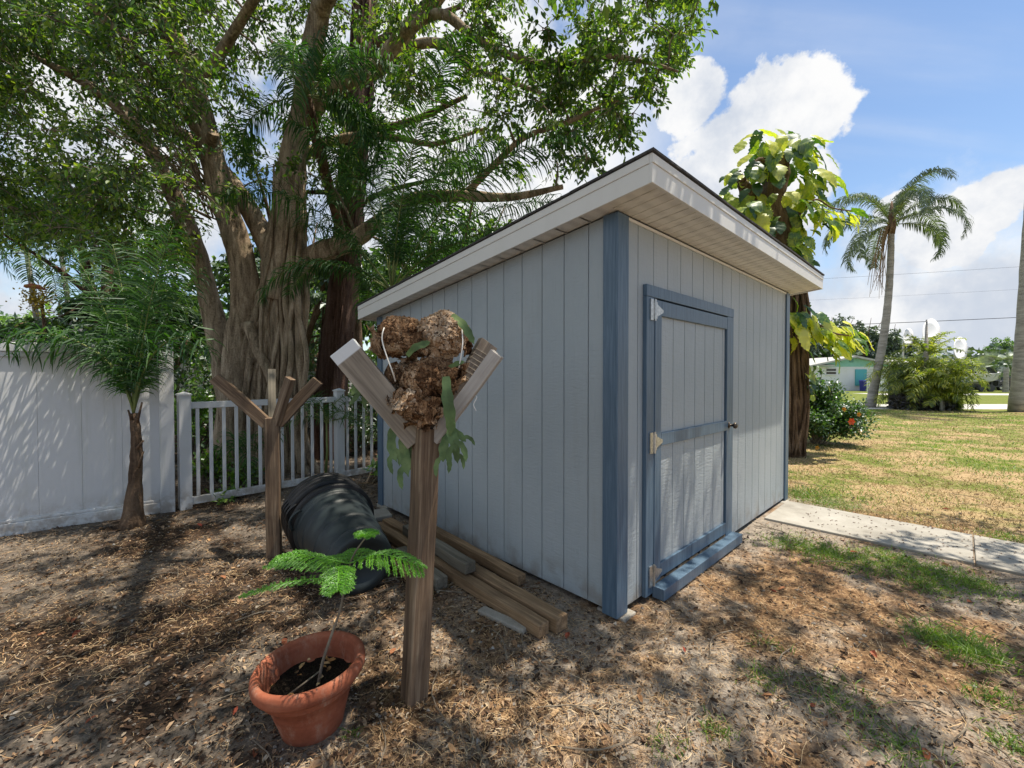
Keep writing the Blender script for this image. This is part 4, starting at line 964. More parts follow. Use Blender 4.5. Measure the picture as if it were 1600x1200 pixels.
# ------------------------------------------------------------------ palms
def fronds(rach, leaf, base, n, L, e0, e1, seed, leafL, nl=46, w=.022, az=None, droop=.5, plum=.25, twist=0.0, azs=None, curl=1.0, hang=.35):
    rg = np.random.default_rng(seed)
    for k in range(n):
        a = (azs[k % len(azs)] if azs else (k * 2.399 + rg.uniform(-.2, .2))); el = e0 + (e1 - e0) * ((k + .5) / n if not azs else rg.random()); Lf = L * rg.uniform(.85, 1.1)
        p = np.array(base, float); P = [p]; e = el; m = 14
        for i in range(m):
            d = np.array([math.cos(a) * math.cos(e), math.sin(a) * math.cos(e), math.sin(e)]); p = p + d * Lf / m; P.append(p); e -= droop * (1.6 * (i / m) + .3) / m * 2.2 * curl
        P = np.array(P); rach.tube(P, np.linspace(w * .8, w * .16, len(P)), 5)
        T = norm(np.gradient(P, axis=0)); f = np.linspace(.14, .995, nl) * m; i = np.minimum(f.astype(int), m - 1); ff = (f - i)[:, None]
        q = P[i] * (1 - ff) + P[i + 1] * ff; tt = T[i]; s0 = norm(np.cross(tt, [0, 0, 1.])); up = np.cross(s0, tt)
        prof = np.sin(np.pi * np.clip(np.linspace(.10, .93, nl), 0, 1)) ** .6
        for sg in (-1, 1):
            ll = leafL * prof * rg.uniform(.85, 1.1, nl); d = norm(s0 * sg + tt * rg.uniform(.45, .75, nl)[:, None] + up * rg.normal(.12, plum, nl)[:, None])
            g = np.array([0, 0, -1.])
            p1 = q + d * (ll * .4)[:, None]; d2 = norm(d + g * hang); p2 = p1 + d2 * (ll * .35)[:, None]; d3 = norm(d2 + g * hang * 1.6); p3 = p2 + d3 * (ll * .28)[:, None]
            side = norm(np.cross(d, up) + rg.normal(size=(nl, 3)) * .25)
            strips(leaf, np.stack([q, p1, p2, p3], 1), side, np.stack([np.full(nl, w * .8), np.full(nl, w * 1.15), np.full(nl, w * .9), np.full(nl, w * .12)], 1))
def palm(name, label, base, top, r, n, L, leafL, mleaf, seed, group=None, e0=R(-35), e1=R(80), nl=44, w=.022, bark_=M_palmbark, cat='palm tree', droop=.6, swell=0, hang=.35, curve=.0):
    t = thing(name, label, cat, base, 0, group); b, p = Vector(base), Vector(top)
    T = MB(); rows = []
    for i in range(9):
        f = i / 8; q = b.lerp(p, f) + Vector((curve * math.sin(math.pi * f), 0, 0)); rows.append((*q, r * (1.25 if i == 0 else 1.0 - .35 * f)))
    P = crom(rows, 5); ring = 1 + .035 * np.sin(np.arange(len(P)) * 2.4); T.tube(P[:, :3], P[:, 3] * ring, 14, .02); T.build('trunk', bark_, t, smooth=True)
    if swell:
        s = MB(); s.tube([tuple(p + Vector((0, 0, z))) for z in (-swell * .6, -swell * .2, swell * .3, swell * .9, swell * 1.5)], [r * .7, r * .95, r * .85, r * .5, r * .15], 12, .1); s.build('crownshaft', M_brownbark, t, smooth=True)
    ra, le = MB(), MB(); fronds(ra, le, top, n, L, e1, e0, seed, leafL, nl, w, droop=droop, hang=hang); ra.build('midribs', M_rachis, t, smooth=True); le.build('fronds', mleaf, t); return t

# queen palm in the front yard and its neighbour at the picture edge
qb = gp(1359, 637); qt = at(1393, 352, qb.y)
tq = palm('queen_palm', 'tall queen palm with a drooping feathery crown against the clouds', qb, qt, .185, 15, 3.6, .66, M_palmgrey, 4, 'tall queen palms in the front yard', e0=R(-5), e1=R(84), nl=110, w=.03, droop=1.15, swell=.75, hang=1.0, curve=.28)
dd = MB(); rg_ = np.random.default_rng(2)
for k in range(16):
    p = Vector(qt) + Vector((-.25 + rg_.normal() * .08, rg_.normal() * .15, -.1)); q = [p, p + Vector((-.22, 0, -.9)), p + Vector((-.32 + rg_.normal() * .12, 0, -1.9)), p + Vector((-.35 + rg_.normal() * .18, 0, -2.6 - rg_.random()))]
    dd.tube(crom([tuple(x) for x in q], 4), np.linspace(.03, .008, 13), 4)
dd.build('dead_frond', M_dead, tq)
rb = gp(1592, 644); rt = at(1606, 330, rb.y)
palm('queen_palm', 'palm trunk rising at the right edge of the picture', rb, at(1645, -170, rb.y), .27, 13, 3.4, .6, M_palmgrey, 14, 'tall queen palms in the front yard', e0=R(0), e1=R(80), nl=50, w=.05, droop=.9, swell=.7, hang=.7)
# palm behind the shed
pb = at(612, 455, 5.7); t = thing('feather_palm', 'green feather palm rising behind the low end of the shed roof', 'palm tree', (pb.x, pb.y, 0))
T = MB(); T.tube(crom([(pb.x, pb.y, -.1), (pb.x + .03, pb.y, 1.2), tuple(pb)], 5), [.13] * 5 + [.12] * 6, 12, .03); T.build('trunk', M_brownbark, t, smooth=True)
ra, le = MB(), MB()
fronds(ra, le, tuple(pb), 13, 3.1, R(84), R(42), 21, .50, 130, .014, droop=.62, hang=.7, plum=.45, azs=[R(a) for a in (8, -6, 22, 60, 100, 150, 178, 200, -30, -50, 130, 80, 40)])
fronds(ra, le, tuple(pb), 5, 2.0, R(50), R(20), 22, .38, 80, .014, droop=.9, hang=.6, azs=[R(a) for a in (170, 200, 120, 20, -20)])
ra.build('midribs', M_rachis, t, smooth=True); le.build('fronds', M_palm, t)
# palm fronds hanging out of the fig at upper middle
hb = at(478, 150, 5.6); t = thing('hanging_palm', 'dark palm crown tangled in the fig branches high above the fence', 'palm tree', (hb.x - .5, hb.y + 3.2, 0))
T = MB(); T.tube(crom([(hb.x - .5, hb.y + 3.2, -.1), (hb.x - .45, hb.y + 2.9, 3.0), tuple(hb)], 6), np.linspace(.11, .07, 13), 10, .03); T.build('trunk', M_brownbark, t, smooth=True)
ra, le = MB(), MB(); fronds(ra, le, tuple(hb), 9, 1.7, R(45), R(-10), 31, .40, 90, .014, droop=1.2, hang=1.0, plum=.5, azs=[R(a) for a in (-10, 15, -40, 40, -70, 180, 90)])
ra.build('midribs', M_rachis, t, smooth=True); le.build('fronds', M_palm, t)
# young palm in front of the privacy fence
def sapling():
    b = gp(206, 822); D = b.y; t = thing('young_palm', 'young palm with thin drooping fronds in front of the tall white fence', 'palm tree', b)
    T = MB(); T.tube(crom([tuple(b + Vector((0, 0, -.05))), tuple(at(212, 740, D)), tuple(at(213, 690, D)), tuple(at(209, 645, D))], 6), np.concatenate([[.115, .10, .085, .072, .064], np.linspace(.058, .036, 14)]) * (1 + .05 * np.sin(np.arange(19) * 2.2)), 12, .06)
    for (u, v, u2, v2) in ((214, 700, 224, 688), (214, 660, 222, 628), (206, 655, 200, 640), (216, 730, 224, 705)): T.tube([tuple(at(u, v, D - .04)), tuple(at(u2, v2, D - .06))], [.014, .007], 6)
    T.build('trunk', M_brownbark, t, smooth=True); c = at(209, 645, D); ra, le = MB(), MB()
    fronds(ra, le, tuple(c), 9, 1.75, R(89), R(76), 41, .44, 56, .011, droop=.20, hang=.6, plum=.9, azs=[R(a) for a in (175, 150, 60, 10, 120, -20, 95, 30)])
    fronds(ra, le, tuple(c), 5, 1.45, R(86), R(74), 42, .40, 40, .014, droop=1.1, hang=.8, plum=.7, azs=[R(a) for a in (185, 200, 165, -10, 215, 250)])
    ra.build('midribs', M_rachis, t, smooth=True); le.build('fronds', M_palm, t)
sapling()
def thin_palm(label, u, v, vtop, n, L, seed, D=None):
    b = gp(u, v) if D is None else Vector((at(u, 600, D).x, D, 0)); t = thing('slender_palm_seedling', label, 'palm seedling', b)
    T = MB(); c = at(u + 2, vtop, b.y); T.tube([tuple(b), tuple((b + c) / 2 + Vector((.02, 0, 0))), tuple(c)], [.02, .016, .012], 8); T.build('stem', M_rachis, t, smooth=True)
    ra, le = MB(), MB(); fronds(ra, le, tuple(c), n, L, R(80), R(15), seed, .24, 22, .010, droop=.9, hang=.5, plum=.7); ra.build('midribs', M_rachis, t); le.build('fronds', M_palm, t)
thin_palm('slender palm seedling behind the picket fence post', 508, 752, 660, 9, .75, 51)
thin_palm('small palm seedling low behind the pickets at left', 372, 760, 705, 6, .4, 52)
# distant thin palms over the privacy fence
for i, (u, D, vt, lab) in enumerate(((62, 10, 395, 'thin palm over the privacy fence, leftmost in the gap of sky'), (112, 11, 370, 'thin palm over the privacy fence, middle one of three'), (140, 9.5, 330, 'thin palm over the privacy fence, closest to the fig'))):
    c = at(u - 20, vt, D); b = Vector((at(u + 22, 600, D).x, D, 0))
    palm('slender_palm', lab, b, c, .07, 9, 1.9, .42, M_palm, 60 + i, 'thin palms beyond the privacy fence', e0=R(-30), e1=R(70), nl=36, w=.022, bark_=M_palmbark, droop=1.0, hang=.5)
b = at(168, 430, 9.2); simple_tree('shade_tree', 'brown trunked tree just beyond the privacy fence beside the fig', b.x, b.y, 6.4, 1.8, M_ficus, 71, M_redbark, 'trees beyond the fence', 60, 70, .1, .45, .15)
# orange crown of a palm flowering over the fence
def spathe():
    c = at(62, 452, 6.2); t = thing('palm_flower_stalk', 'orange brown palm flower stalk with yellow fruit above the privacy fence', 'palm flower', c)
    s = MB(); s.tube(crom([tuple(at(38, 447, 6.2)), tuple(at(52, 446, 6.2)), tuple(at(72, 452, 6.2))], 5), [.012] + [.03] * 4 + [.035] * 3 + [.02] * 2 + [.01], 8, .05); s.build('spathe', mat('orange brown husk', lambda t_: bsdf(t_, (.30, .10, .04), .6, .3)), t, smooth=True)
    f = MB(); rg = np.random.default_rng(1); P = np.array([tuple(at(60, 466, 6.2))] * 500) + rg.normal(size=(500, 3)) * [.08, .08, .10]
    leaves(f, P, rand_dir(500, rg), rand_dir(500, rg), .04, .025, .2, 4); f.build('fruit_cluster', mat('yellow palm fruit', lambda t_: bsdf(t_, t_.ramp(island(t_), [(0, (.22, .17, .02)), (1, (.50, .38, .05))]), .6, .3)), t)
    st = MB(); st.tube(crom([tuple(at(64, 470, 6.2)), tuple(at(70, 520, 6.4)), (at(80, 600, 6.6).x, 6.6, 0)], 4), .02, 6); st.build('stalk', M_brownbark, t)
spathe()

# ------------------------------------------------------------------ trees beyond the fence
bgt = [(-10.5, 13, 5.8, 2.6, 0), (-17, 16, 4.3, 3.4, 1), (-5.6, 11.0, 7.2, 2.6, 2), (-2.2, 11.5, 7.4, 2.6, 0), (1.2, 13.5, 6.6, 3.0, 2), (-8, 17, 8.2, 3.6, 0), (-3.5, 17, 7.5, 3.6, 1), (-12.5, 10.5, 3.5, 2.4, 2), (-8.4, 9.8, 4.4, 1.8, 2), (-24, 20, 5.2, 5, 0), (2.2, 19, 6.2, 3.0, 1)]
lbs = ['bushy tree beyond the privacy fence under the gap of sky', 'broad tree far beyond the left end of the privacy fence', 'dense tree directly behind the fig trunk', 'dense tree behind the red barked trunk', 'leafy tree rising behind the shed roof and feather palm',
       'tall tree standing far behind the fig', 'tall tree far behind the red barked trunk', 'low spreading tree close behind the privacy fence at left', 'small dense tree filling the gap left of the fig trunk', 'wide dark tree on the far left skyline', 'far tree showing over the middle of the shed roof']
for i, ((x, y, h, r, k), lb) in enumerate(zip(bgt, lbs)):
    simple_tree('shade_tree', lb, x, y, h, r, (M_bgleaf, M_bright, M_bgdark)[k], 100 + i, M_brownbark, 'trees beyond the fence', 85, 75, .15 + .004 * y, .12, .16)
def shrub(name, label, x, y, h, r, m, seed, n=900, L=.08, group=None, stems=7, kind=6, cat='shrub', W=.5):
    t = thing(name, label, cat, (x, y, 0), 0, group); rg = np.random.default_rng(seed); S = MB(); cr = MB(); P, D, N = [], [], []
    for k in range(stems * 6):
        a = rg.random() * 6.28; rr = r * rg.random() ** .6; e = np.array([x + math.cos(a) * rr, y + math.sin(a) * rr, h * (1 - .55 * (rr / r) ** 2) * rg.uniform(.45, 1.05)])
        s = np.array([x + rg.normal() * .06, y + rg.normal() * .06, 0]); T = crom([s, s * .45 + e * .55 + [0, 0, h * .1], e], 4); S.tube(T, np.linspace(.012, .004, len(T)), 5, caps=False)
        m_ = n // (stems * 6); f = (.30 + .70 * rg.random(m_)) * (len(T) - 1.001); i = f.astype(int); ff = (f - i)[:, None]
        P.append(T[i] * (1 - ff) + T[i + 1] * ff + rg.normal(size=(m_, 3)) * r * .09); D.append(norm(rand_dir(m_, rg) + norm(e - s) * .4 + [0, 0, .1])); N.append(norm(rand_dir(m_, rg) * .6 + [0, 0, 1]))
    P, D, N = map(np.concatenate, (P, D, N)); P[:, 2] = np.maximum(P[:, 2], .03)
    leaves(cr, P, D, N, L * rg.uniform(.6, 1.25, len(P)), L * W, .2, kind); S.build('stems', M_twig, t); cr.build('foliage', m, t); return t
for i, (u, v, D, h, r, m, lb) in enumerate(((300, 0, 7.6, 1.9, .9, M_bright, 'bright green shrub behind the pickets left of the fig'), (255, 0, 8.4, 2.4, 1.0, M_bgdark, 'dark green shrub in the corner behind both fences'), (330, 0, 6.1, .55, .35, M_bright, 'small leafy plant behind the leftmost pickets'),
        (380, 0, 5.9, .35, .3, M_bright, 'low bright weed at the foot of the fig roots'), (350, 0, 9.3, 2.6, 1.2, M_bgdark, 'dark shrub in the shade behind the fig'), (585, 0, 9, 2.0, 1.0, M_bgdark, 'dark shrub behind the shed corner'), (560, 0, 8.2, .9, .7, M_bgdark, 'shrub low behind the right pickets'), (470, 0, 11, 2.2, 1.5, M_bgdark, 'dark shrub far behind between the trunks'), (60, 0, 8.5, 2.5, 1.2, M_bright, 'bright green shrub topping the privacy fence'), (130, 0, 8.0, 2.25, 1.0, M_bgleaf, 'green shrub just above the privacy fence beside the young palm'))):
    x = at(u, 600, D).x; shrub('understorey_shrub', lb, x, D, h, r, m, 200 + i, int(900 * max(.5, h)), .07 + .02 * h, 'shrubs behind the fences')
w_ = gp(628, 735)
shrub('weed', 'broad leaved weed in front of the right pickets', -1.88, 6.1, .38, .16, M_bright, 240, 60, .14, None, 2, cat='weed')
shrub('weed', 'low weeds on the mulch near the picket fence', gp(360, 778).x, gp(360, 778).y, .08, .3, M_grass, 241, 260, .07, None, 3, cat='weed')

# far wooded skyline in one mass behind everything
def skyline():
    mb = MB(); rg = np.random.default_rng(77); P = []
    for k in range(420):
        a = rg.uniform(R(40), R(150)); d = rg.uniform(62, 95); x, y = math.cos(a) * d * 1.3, math.sin(a) * d
        if 800 + F_PX * x / y > 1225: d *= 1
        h = rg.uniform(2.5, 6.0); n = 60
        P.append(np.array([x, y, h * .5]) + rand_dir(n, rg) * rg.uniform(.7, 1.1, (n, 1)) * [4, 4, h * .55])
    P = np.concatenate(P); P = P[P[:, 2] > 0]; leaves(mb, P, rand_dir(len(P), rg), rand_dir(len(P), rg), rg.uniform(.6, 1.1, len(P)), .7, .2, 4)
    o = mb.build('distant_woodland', M_far); tag(o, 'distant line of trees along the horizon', 'woodland', kind='stuff')
skyline()

# ------------------------------------------------------------------ trunk wrapped in variegated climbing leaves, behind the shed
def varleaf_fn(t, k=0.0):
    r = island(t); n = t.noise(pos(t), 6, 4, .6, .5); uvn = t.noise(t.vscale(pos(t), (30, 30, 12)), 1.0, 4, .6, 1.0)
    f = t.math('ADD', t.math('ADD', t.math('MULTIPLY', r, .42), t.math('MULTIPLY', n, .32)), t.math('ADD', t.math('MULTIPLY', uvn, .45), k))
    c = t.ramp(f, [(.38, (.03, .08, .015)), (.52, (.09, .18, .022)), (.61, (.32, .40, .04)), (.78, (.62, .60, .08))])
    d = t.new('ShaderNodeBsdfDiffuse', ins={0: c}); tr = t.new('ShaderNodeBsdfTranslucent', ins={0: t.mix(1.0, c, (1.3, 1.5, .5), 'MULTIPLY')})
    m = t.new('ShaderNodeMixShader', ins={0: .5, 1: d.outputs[0], 2: tr.outputs[0]}); g = t.new('ShaderNodeBsdfGlossy', ins={0: (.9, .95, 1, 1), 1: .4})
    return t.new('ShaderNodeMixShader', ins={0: .06, 1: m.outputs[0], 2: g.outputs[0]})
M_varleaf = mat('variegated climber leaves', lambda t: varleaf_fn(t, -.035)); M_sunleaf = mat('sunlit climber leaves', lambda t: varleaf_fn(t, .09))  # second copy of the same leaves, colour shifted yellower to stand for sunlight
def big_leaf(mb, p, d, nrm, L, seed):
    rg = np.random.default_rng(seed); d = norm(np.array(d, float)); s = norm(np.cross(d, nrm)); n = np.cross(s, d); W = L * .82; m = 13
    V = []; cut = rg.random() * 3
    for i in range(m):
        f = i / (m - 1); hw = .5 * W * (math.sin(math.pi * min(1, f * .86 + .14)) ** .75) * (1 if f > .08 else .9)
        bend = -(.35 + .5 * cut / 3) * L * f * f + .05 * L * math.sin(f * 5 + cut * 2)
        for j, sd in enumerate((-1, -.5, 0, .5, 1)):
            q = 1 - (.20 if (abs(sd) == 1 and i % 2 == (1 if sd > 0 else 0) and .15 < f < .9) else 0)
            back = -.16 * L * abs(sd) if f < .12 else 0
            V.append(tuple(np.array(p) + d * (L * f * .92 + back + .07 * L * abs(sd) * q) + s * hw * sd * q + n * (bend * .8 + abs(sd) * hw * .28 - (abs(sd) ** 2) * hw * .35 + .02 * L * math.sin(i * 1.7 + sd * 2))))
    F = [(5 * i + j, 5 * i + j + 1, 5 * i + 6 + j, 5 * i + 5 + j) for i in range(m - 1) for j in range(4)]
    mb.add(V, F)
def climber_tree():
    D = 8.0; b = at(1250, 712, D); b = Vector((b.x, D, 0))
    t = thing('vine_covered_trunk', 'pruned trunk behind the shed wrapped in big yellow and green climbing leaves', 'tree', b)
    T = MB()
    def tb(rows, ns=12, fl=5, lump_=.12, seed=0): P = crom([(*at(u, v, d), r) for u, v, d, r in rows], 6); T.tube(P[:, :3], P[:, 3], ns, lump_, flut=fl, seed=seed); return P
    tb([(1236, 715, D, .26), (1238, 640, D, .22), (1240, 560, D, .20), (1238, 470, D, .20), (1226, 400, D, .22), (1208, 330, D, .22), (1213, 280, D, .20), (1219, 244, D, .17)], 16, 5, .12, 1)
    tb([(1232, 400, D + .2, .15), (1190, 350, D + .2, .15), (1172, 310, D + .1, .14), (1160, 285, D, .09)], 12, 5, .12, 2)
    tb([(1160, 285, D, .08), (1152, 270, D, .07)], 10, 0, .1, 3)
    tb([(1215, 270, D - .1, .05), (1190, 250, D - .1, .05), (1175, 262, D - .1, .03)], 8, 0, .1, 4)
    for k in range(16):
        rg = np.random.default_rng(k + 50); o = rg.uniform(-22, 22)
        T.tube(crom([tuple(at(1238 + o + rg.normal() * 4, v, D - .22 + rg.normal() * .03)) for v in (712, 640, 560, 500, 420)], 5), rg.uniform(.012, .035), 5, .1)
    for rows in ([(1236, 352, D - .2, .02), (1255, 330, D - .3, .018), (1275, 312, D - .4, .015), (1300, 325, D - .4, .012), (1330, 330, D - .4, .01)], [(1240, 300, D - .2, .015), (1248, 330, D - .3, .012), (1250, 345, D - .3, .01)],
                 [(1240, 500, D - .2, .03), (1265, 500, D - .4, .025), (1300, 520, D - .5, .02), (1330, 525, D - .5, .012)], [(1245, 540, D - .2, .015), (1262, 590, D - .3, .012), (1264, 640, D - .3, .008)], [(1236, 400, D - .2, .02), (1252, 420, D - .25, .015), (1246, 460, D - .25, .015)]): tb(rows, 6, 0, .05, 9)
    T.build('trunk', M_brownbark, t, smooth=True)
    rg = np.random.default_rng(90)
    groups = [((1212, 226), 38, 16, 34, .40), ((1262, 270), 30, 38, 40, .42), ((1246, 330), 12, 40, 10, .36), ((1180, 318), 36, 36, 34, .36), ((1160, 345), 24, 30, 22, .34), ((1150, 275), 16, 14, 8, .28), ((1276, 330), 16, 22, 16, .34), ((1296, 345), 24, 10, 14, .30), ((1325, 335), 14, 8, 6, .28),
              ((1246, 380), 14, 22, 20, .36), ((1252, 410), 12, 14, 12, .32), ((1262, 505), 26, 20, 26, .38), ((1300, 520), 30, 14, 26, .38), ((1330, 528), 14, 10, 8, .34), ((1248, 480), 14, 20, 12, .34), ((1262, 580), 10, 18, 8, .2), ((1272, 602), 10, 16, 6, .17), ((1300, 545), 16, 12, 8, .32), ((1190, 262), 14, 20, 10, .32)]
    k = 0
    for (u, v), su, sv, n, L in groups:
        mb = MB()
        for _ in range(int(n * 1.25)):
            uu, vv = u + rg.normal() * su * .6, v + rg.normal() * sv * .6; dd_ = rg.uniform(-.7, .5)
            p = np.array(tuple(at(uu, vv, D + dd_)))
            out = norm(np.array([(uu - 1215) / 60 + rg.normal() * .5, -.7 + rg.normal() * .5, -.55 - rg.random() * .9 + (.8 if v < 240 and rg.random() < .35 else 0)]))
            big_leaf(mb, p, out, norm(np.array([out[0] * .4 + rg.normal() * .35, -.6, .9])), L * rg.uniform(.55, 1.1), k); k += 1
        mb.build('leaf_cluster', M_sunleaf if (u, v) in ((1300, 520), (1330, 528), (1262, 505), (1296, 345), (1325, 335)) else M_varleaf, t, smooth=True)
climber_tree()

# hibiscus bush
hb = gp(1292, 694)
hib = shrub('hibiscus_bush', 'round dark green hibiscus bush with red flowers beside the shed corner', hb.x - .16, hb.y + .1, 1.42, .98, M_hib, 301, 12000, .075, None, 9, W=.6)
sp = MB(); spl = MB(); rg_ = np.random.default_rng(4)
for k, (u, v0, v1) in enumerate(((1284, 660, 578), (1310, 660, 615), (1262, 650, 618), (1342, 670, 625))):
    a, b = at(u - 6, v0, hb.y), at(u, v1, hb.y); sp.tube([tuple(a), tuple(b)], [.01, .004], 5); n = 40; f = rg_.random((n, 1)); P = np.array(a) * (1 - f) + np.array(b) * f
    leaves(spl, P, norm(rand_dir(n, rg_) + [0, 0, .2]), rand_dir(n, rg_), .085, .05, .2, 6)
sp.build('shoots', M_twig, hib); spl.build('shoot_leaves', M_hib, hib)
M_flower = mat('red orange petals', lambda t_: bsdf(t_, t_.ramp(island(t_), [(0, (.60, .03, .02)), (1, (.75, .16, .03))]), .5, .3))
for k, (u, v, m) in enumerate(((1329, 659, 1), (1257, 682, 0), (1318, 640, 0), (1341, 648, 0), (1276, 700, 0))):
    f = MB(); c = np.array(at(u, v, hb.y - .72)); n = 6 if m else 5; a = np.arange(n) * 2 * math.pi / n
    D_ = np.stack([np.cos(a), -np.full(n, .5), np.sin(a)], 1); leaves(f, np.repeat(c[None], n, 0), D_, np.array([[0, -1, .1]] * n), .085 if m else .055, .075 if m else .05, .2, 6)
    f.tube([tuple(c), tuple(c + [0, -.05, .01])], .006, 6); o = f.build('flower', M_flower if m else mat('yellow orange leaf', lambda t_: bsdf(t_, (.55, .27, .03), .5, .3)), hib)

# palm clump with its dark skirt
def clump():
    b = gp(1440, 640); D = b.y; t = thing('palm_clump', 'large bushy clump of yellow green palms on the front lawn', 'palm clump', b)
    ra, le, st = MB(), MB(), MB(); rg = np.random.default_rng(5)
    for k in range(44):
        x, y = b.x + .05 + rg.normal() * .42, D + rg.normal() * .5; h = rg.uniform(.15, 1.9); st.tube([(x, y, 0), (x + rg.normal() * .1, y, h)], [.06, .045], 7)
        fronds(ra, le, (x, y, h), 7, rg.uniform(.9, 1.45), R(84), R(-5), 500 + k, .42, 30, .026, droop=.95, hang=.5, plum=.4)
    fronds(ra, le, (at(1449, 556, D).x, D, at(1449, 556, D).z), 11, 1.45, R(88), R(25), 600, .36, 34, .028, droop=.6, hang=.35, plum=.3)
    st.tube([(at(1447, 640, D).x, D, 0), tuple(at(1447, 560, D)), tuple(at(1448, 500, D))], [.12, .09, .03], 8)
    st.build('stems', M_palmbark, t, smooth=True); ra.build('midribs', M_rachis, t); le.build('fronds', M_clump, t)
    sk = MB(); n = 5200; a = rg.random(n) * 6.28; r = rg.random(n) ** .5; P = np.stack([b.x + np.cos(a) * r * 1.35, D - .1 + np.sin(a) * r * .8, rg.random(n) * .95 * (1.1 - r * .6)], 1)
    leaves(sk, P, norm(rand_dir(n, rg) + [0, 0, .5]), rand_dir(n, rg), .24, .06, .2, 4); sk.build('underplanting', foliage('dark purple ground leaves', (.012, .010, .010), (.03, .02, .018), (.06, .045, .03), .15), t)
clump()
# ------------------------------------------------------------------ across the street
def shadebox(mb, a, b): mb.span(a, b)
M_wallw = mat('white stucco', white_fn((.72, .73, .76), .8, .15)); M_teal = mat('teal paint', lambda t: bsdf(t, t.ramp(t.noise(pos(t), 3, 4), [(.3, (.24, .50, .44)), (.7, (.29, .56, .50))]), .7, .2))
M_turq = mat('turquoise shutter', lambda t: bsdf(t, (.10, .40, .45), .6, .3)); M_roofg = mat('pale grey roof', lambda t: bsdf(t, t.ramp(t.noise(pos(t), 5, 5), [(.3, (.36, .36, .35)), (.7, (.5, .5, .49))]), .85, .2))
M_glass = mat('dark window glass', lambda t: bsdf(t, (.03, .035, .03), .12, .6))
def house():
    D = 44.0; hx = lambda u: at(u, 600, D).x; hz = lambda v: at(800, v, D).z
    x0, x1 = hx(1226), hx(1392); cxm = hx(1330)
    t = thing('white_house', 'low white house with a teal gable and turquoise shutter across the street', 'house', (cxm, D, 0))
    ze = hz(573.5); zr = hz(556.5)
    mb = MB(); mb.span((x0, D, 0), (x1, D + 9, ze)); mb.build('wall', M_wallw, t)
    gx0, gx1 = hx(1262), hx(1398)
    g = MB(); g.prism([(gx0, D - .02, ze), (gx1, D - .02, ze), (cxm, D - .02, zr - .12)], (0, .1, 0)); g.build('gable', M_teal, t)
    rf = MB()
    for a, b in (((gx0 - 1.0, ze - .02), (cxm, zr)), ((gx1 + 1.0, ze - .02), (cxm, zr))):
        rf.prism([(a[0], D - .7, a[1]), (b[0], D - .7, b[1]), (b[0], D - .7, b[1] - .18), (a[0], D - .7, a[1] - .18)], (0, 10.4, 0))
    rf.prism([(x0 - .6, D - .5, ze + .02), (gx0 + 2.4, D - .5, ze + .02), (gx0 + 2.4, D + 4.5, ze + .95), (x0 - .6, D + 4.5, ze + .95)], (0, 0, .15))
    rf.build('roof', M_roofg, t)
    v = MB(); v.span((hx(1326.5), D - .1, hz(566.5)), (hx(1332), D - .03, hz(560))); v.build('gable_vent', mat('teal grey vent', lambda t_: bsdf(t_, (.13, .30, .28), .7)), t)
    w = MB(); w.span((hx(1291), D - .05, hz(585)), (hx(1305.5), D - .01, hz(576.5))); wo = w.build('window', M_glass, t)
    f = MB(); f.span((hx(1290), D - .09, hz(581.3)), (hx(1306.5), D - .051, hz(580.2))); f.span((hx(1289.5), D - .12, hz(586.8)), (hx(1307), D - .001, hz(585.2))); f.span((hx(1289.8), D - .08, hz(576.6)), (hx(1306.8), D - .01, hz(575.8))); f.build('frame', M_wallw, wo)
    s = MB(); s.span((hx(1335.5), D - .1, hz(603)), (hx(1353), D - .01, hz(577.5))); s.build('shutter', M_turq, t)
    mb = MB(); mb.span((hx(1392), D + 2, 0), (hx(1470), D + 9, hz(580))); mb.build('wall', M_wallw, t)
    r2 = MB(); r2.prism([(hx(1390), D + 1, hz(578)), (hx(1478), D + 1, hz(578)), (hx(1478), D + 5, hz(562)), (hx(1390), D + 5, hz(562))], (0, 0, .15)); r2.build('roof', M_roofg, t)
    # bins and a short picket screen
    for u0, u1, c, lb in ((1331, 1341, (.03, .04, .28), 'blue wheeled bin behind the small white picket screen'), (1344, 1357, (.02, .10, .07), 'dark green wheeled bin behind the small white picket screen')):
        q = thing('wheeled_bin', lb, 'bin', (hx((u0 + u1) / 2), D - 1.2, 0), 0, 'bins at the white house'); m = mat('bin colour %g' % c[2], lambda t_, c=c: bsdf(t_, c, .5, .4))
        a = MB(); xx0, xx1 = hx(u0) , hx(u1); a.prism([(xx0 + .08, D - 1.5, 0), (xx1 - .08, D - 1.5, 0), (xx1, D - 1.5, 1.0), (xx0, D - 1.5, 1.0)], (0, .6, 0)); a.build('body', m, q, bevel=.03)
        l = MB(); l.prism([(xx0 - .03, D - 1.55, 1.0), (xx1 + .03, D - 1.55, 1.0), (xx1 - .03, D - 1.5, 1.12), (xx0 + .03, D - 1.5, 1.12)], (0, .65, 0)); l.build('lid', m, q, bevel=.02)
    q = thing('picket_screen', 'short white picket screen in front of the bins', 'fence', (hx(1343), D - 2, 0)); xa, xb = hx(1329.5) , hx(1359)
    for z in (.35, .85): r = MB(); r.span((xa, D - 2.03, z), (xb, D - 1.97, z + .09)); r.build('rail', M_wallw, q)
    for k in range(11): r = MB(); x = xa + (xb - xa) * k / 10; r.span((x - .06, D - 2.06, 0), (x + .06, D - 2.031, 1.05 if k not in (0, 10) else 1.2)); r.build('picket', M_wallw, q)
house()
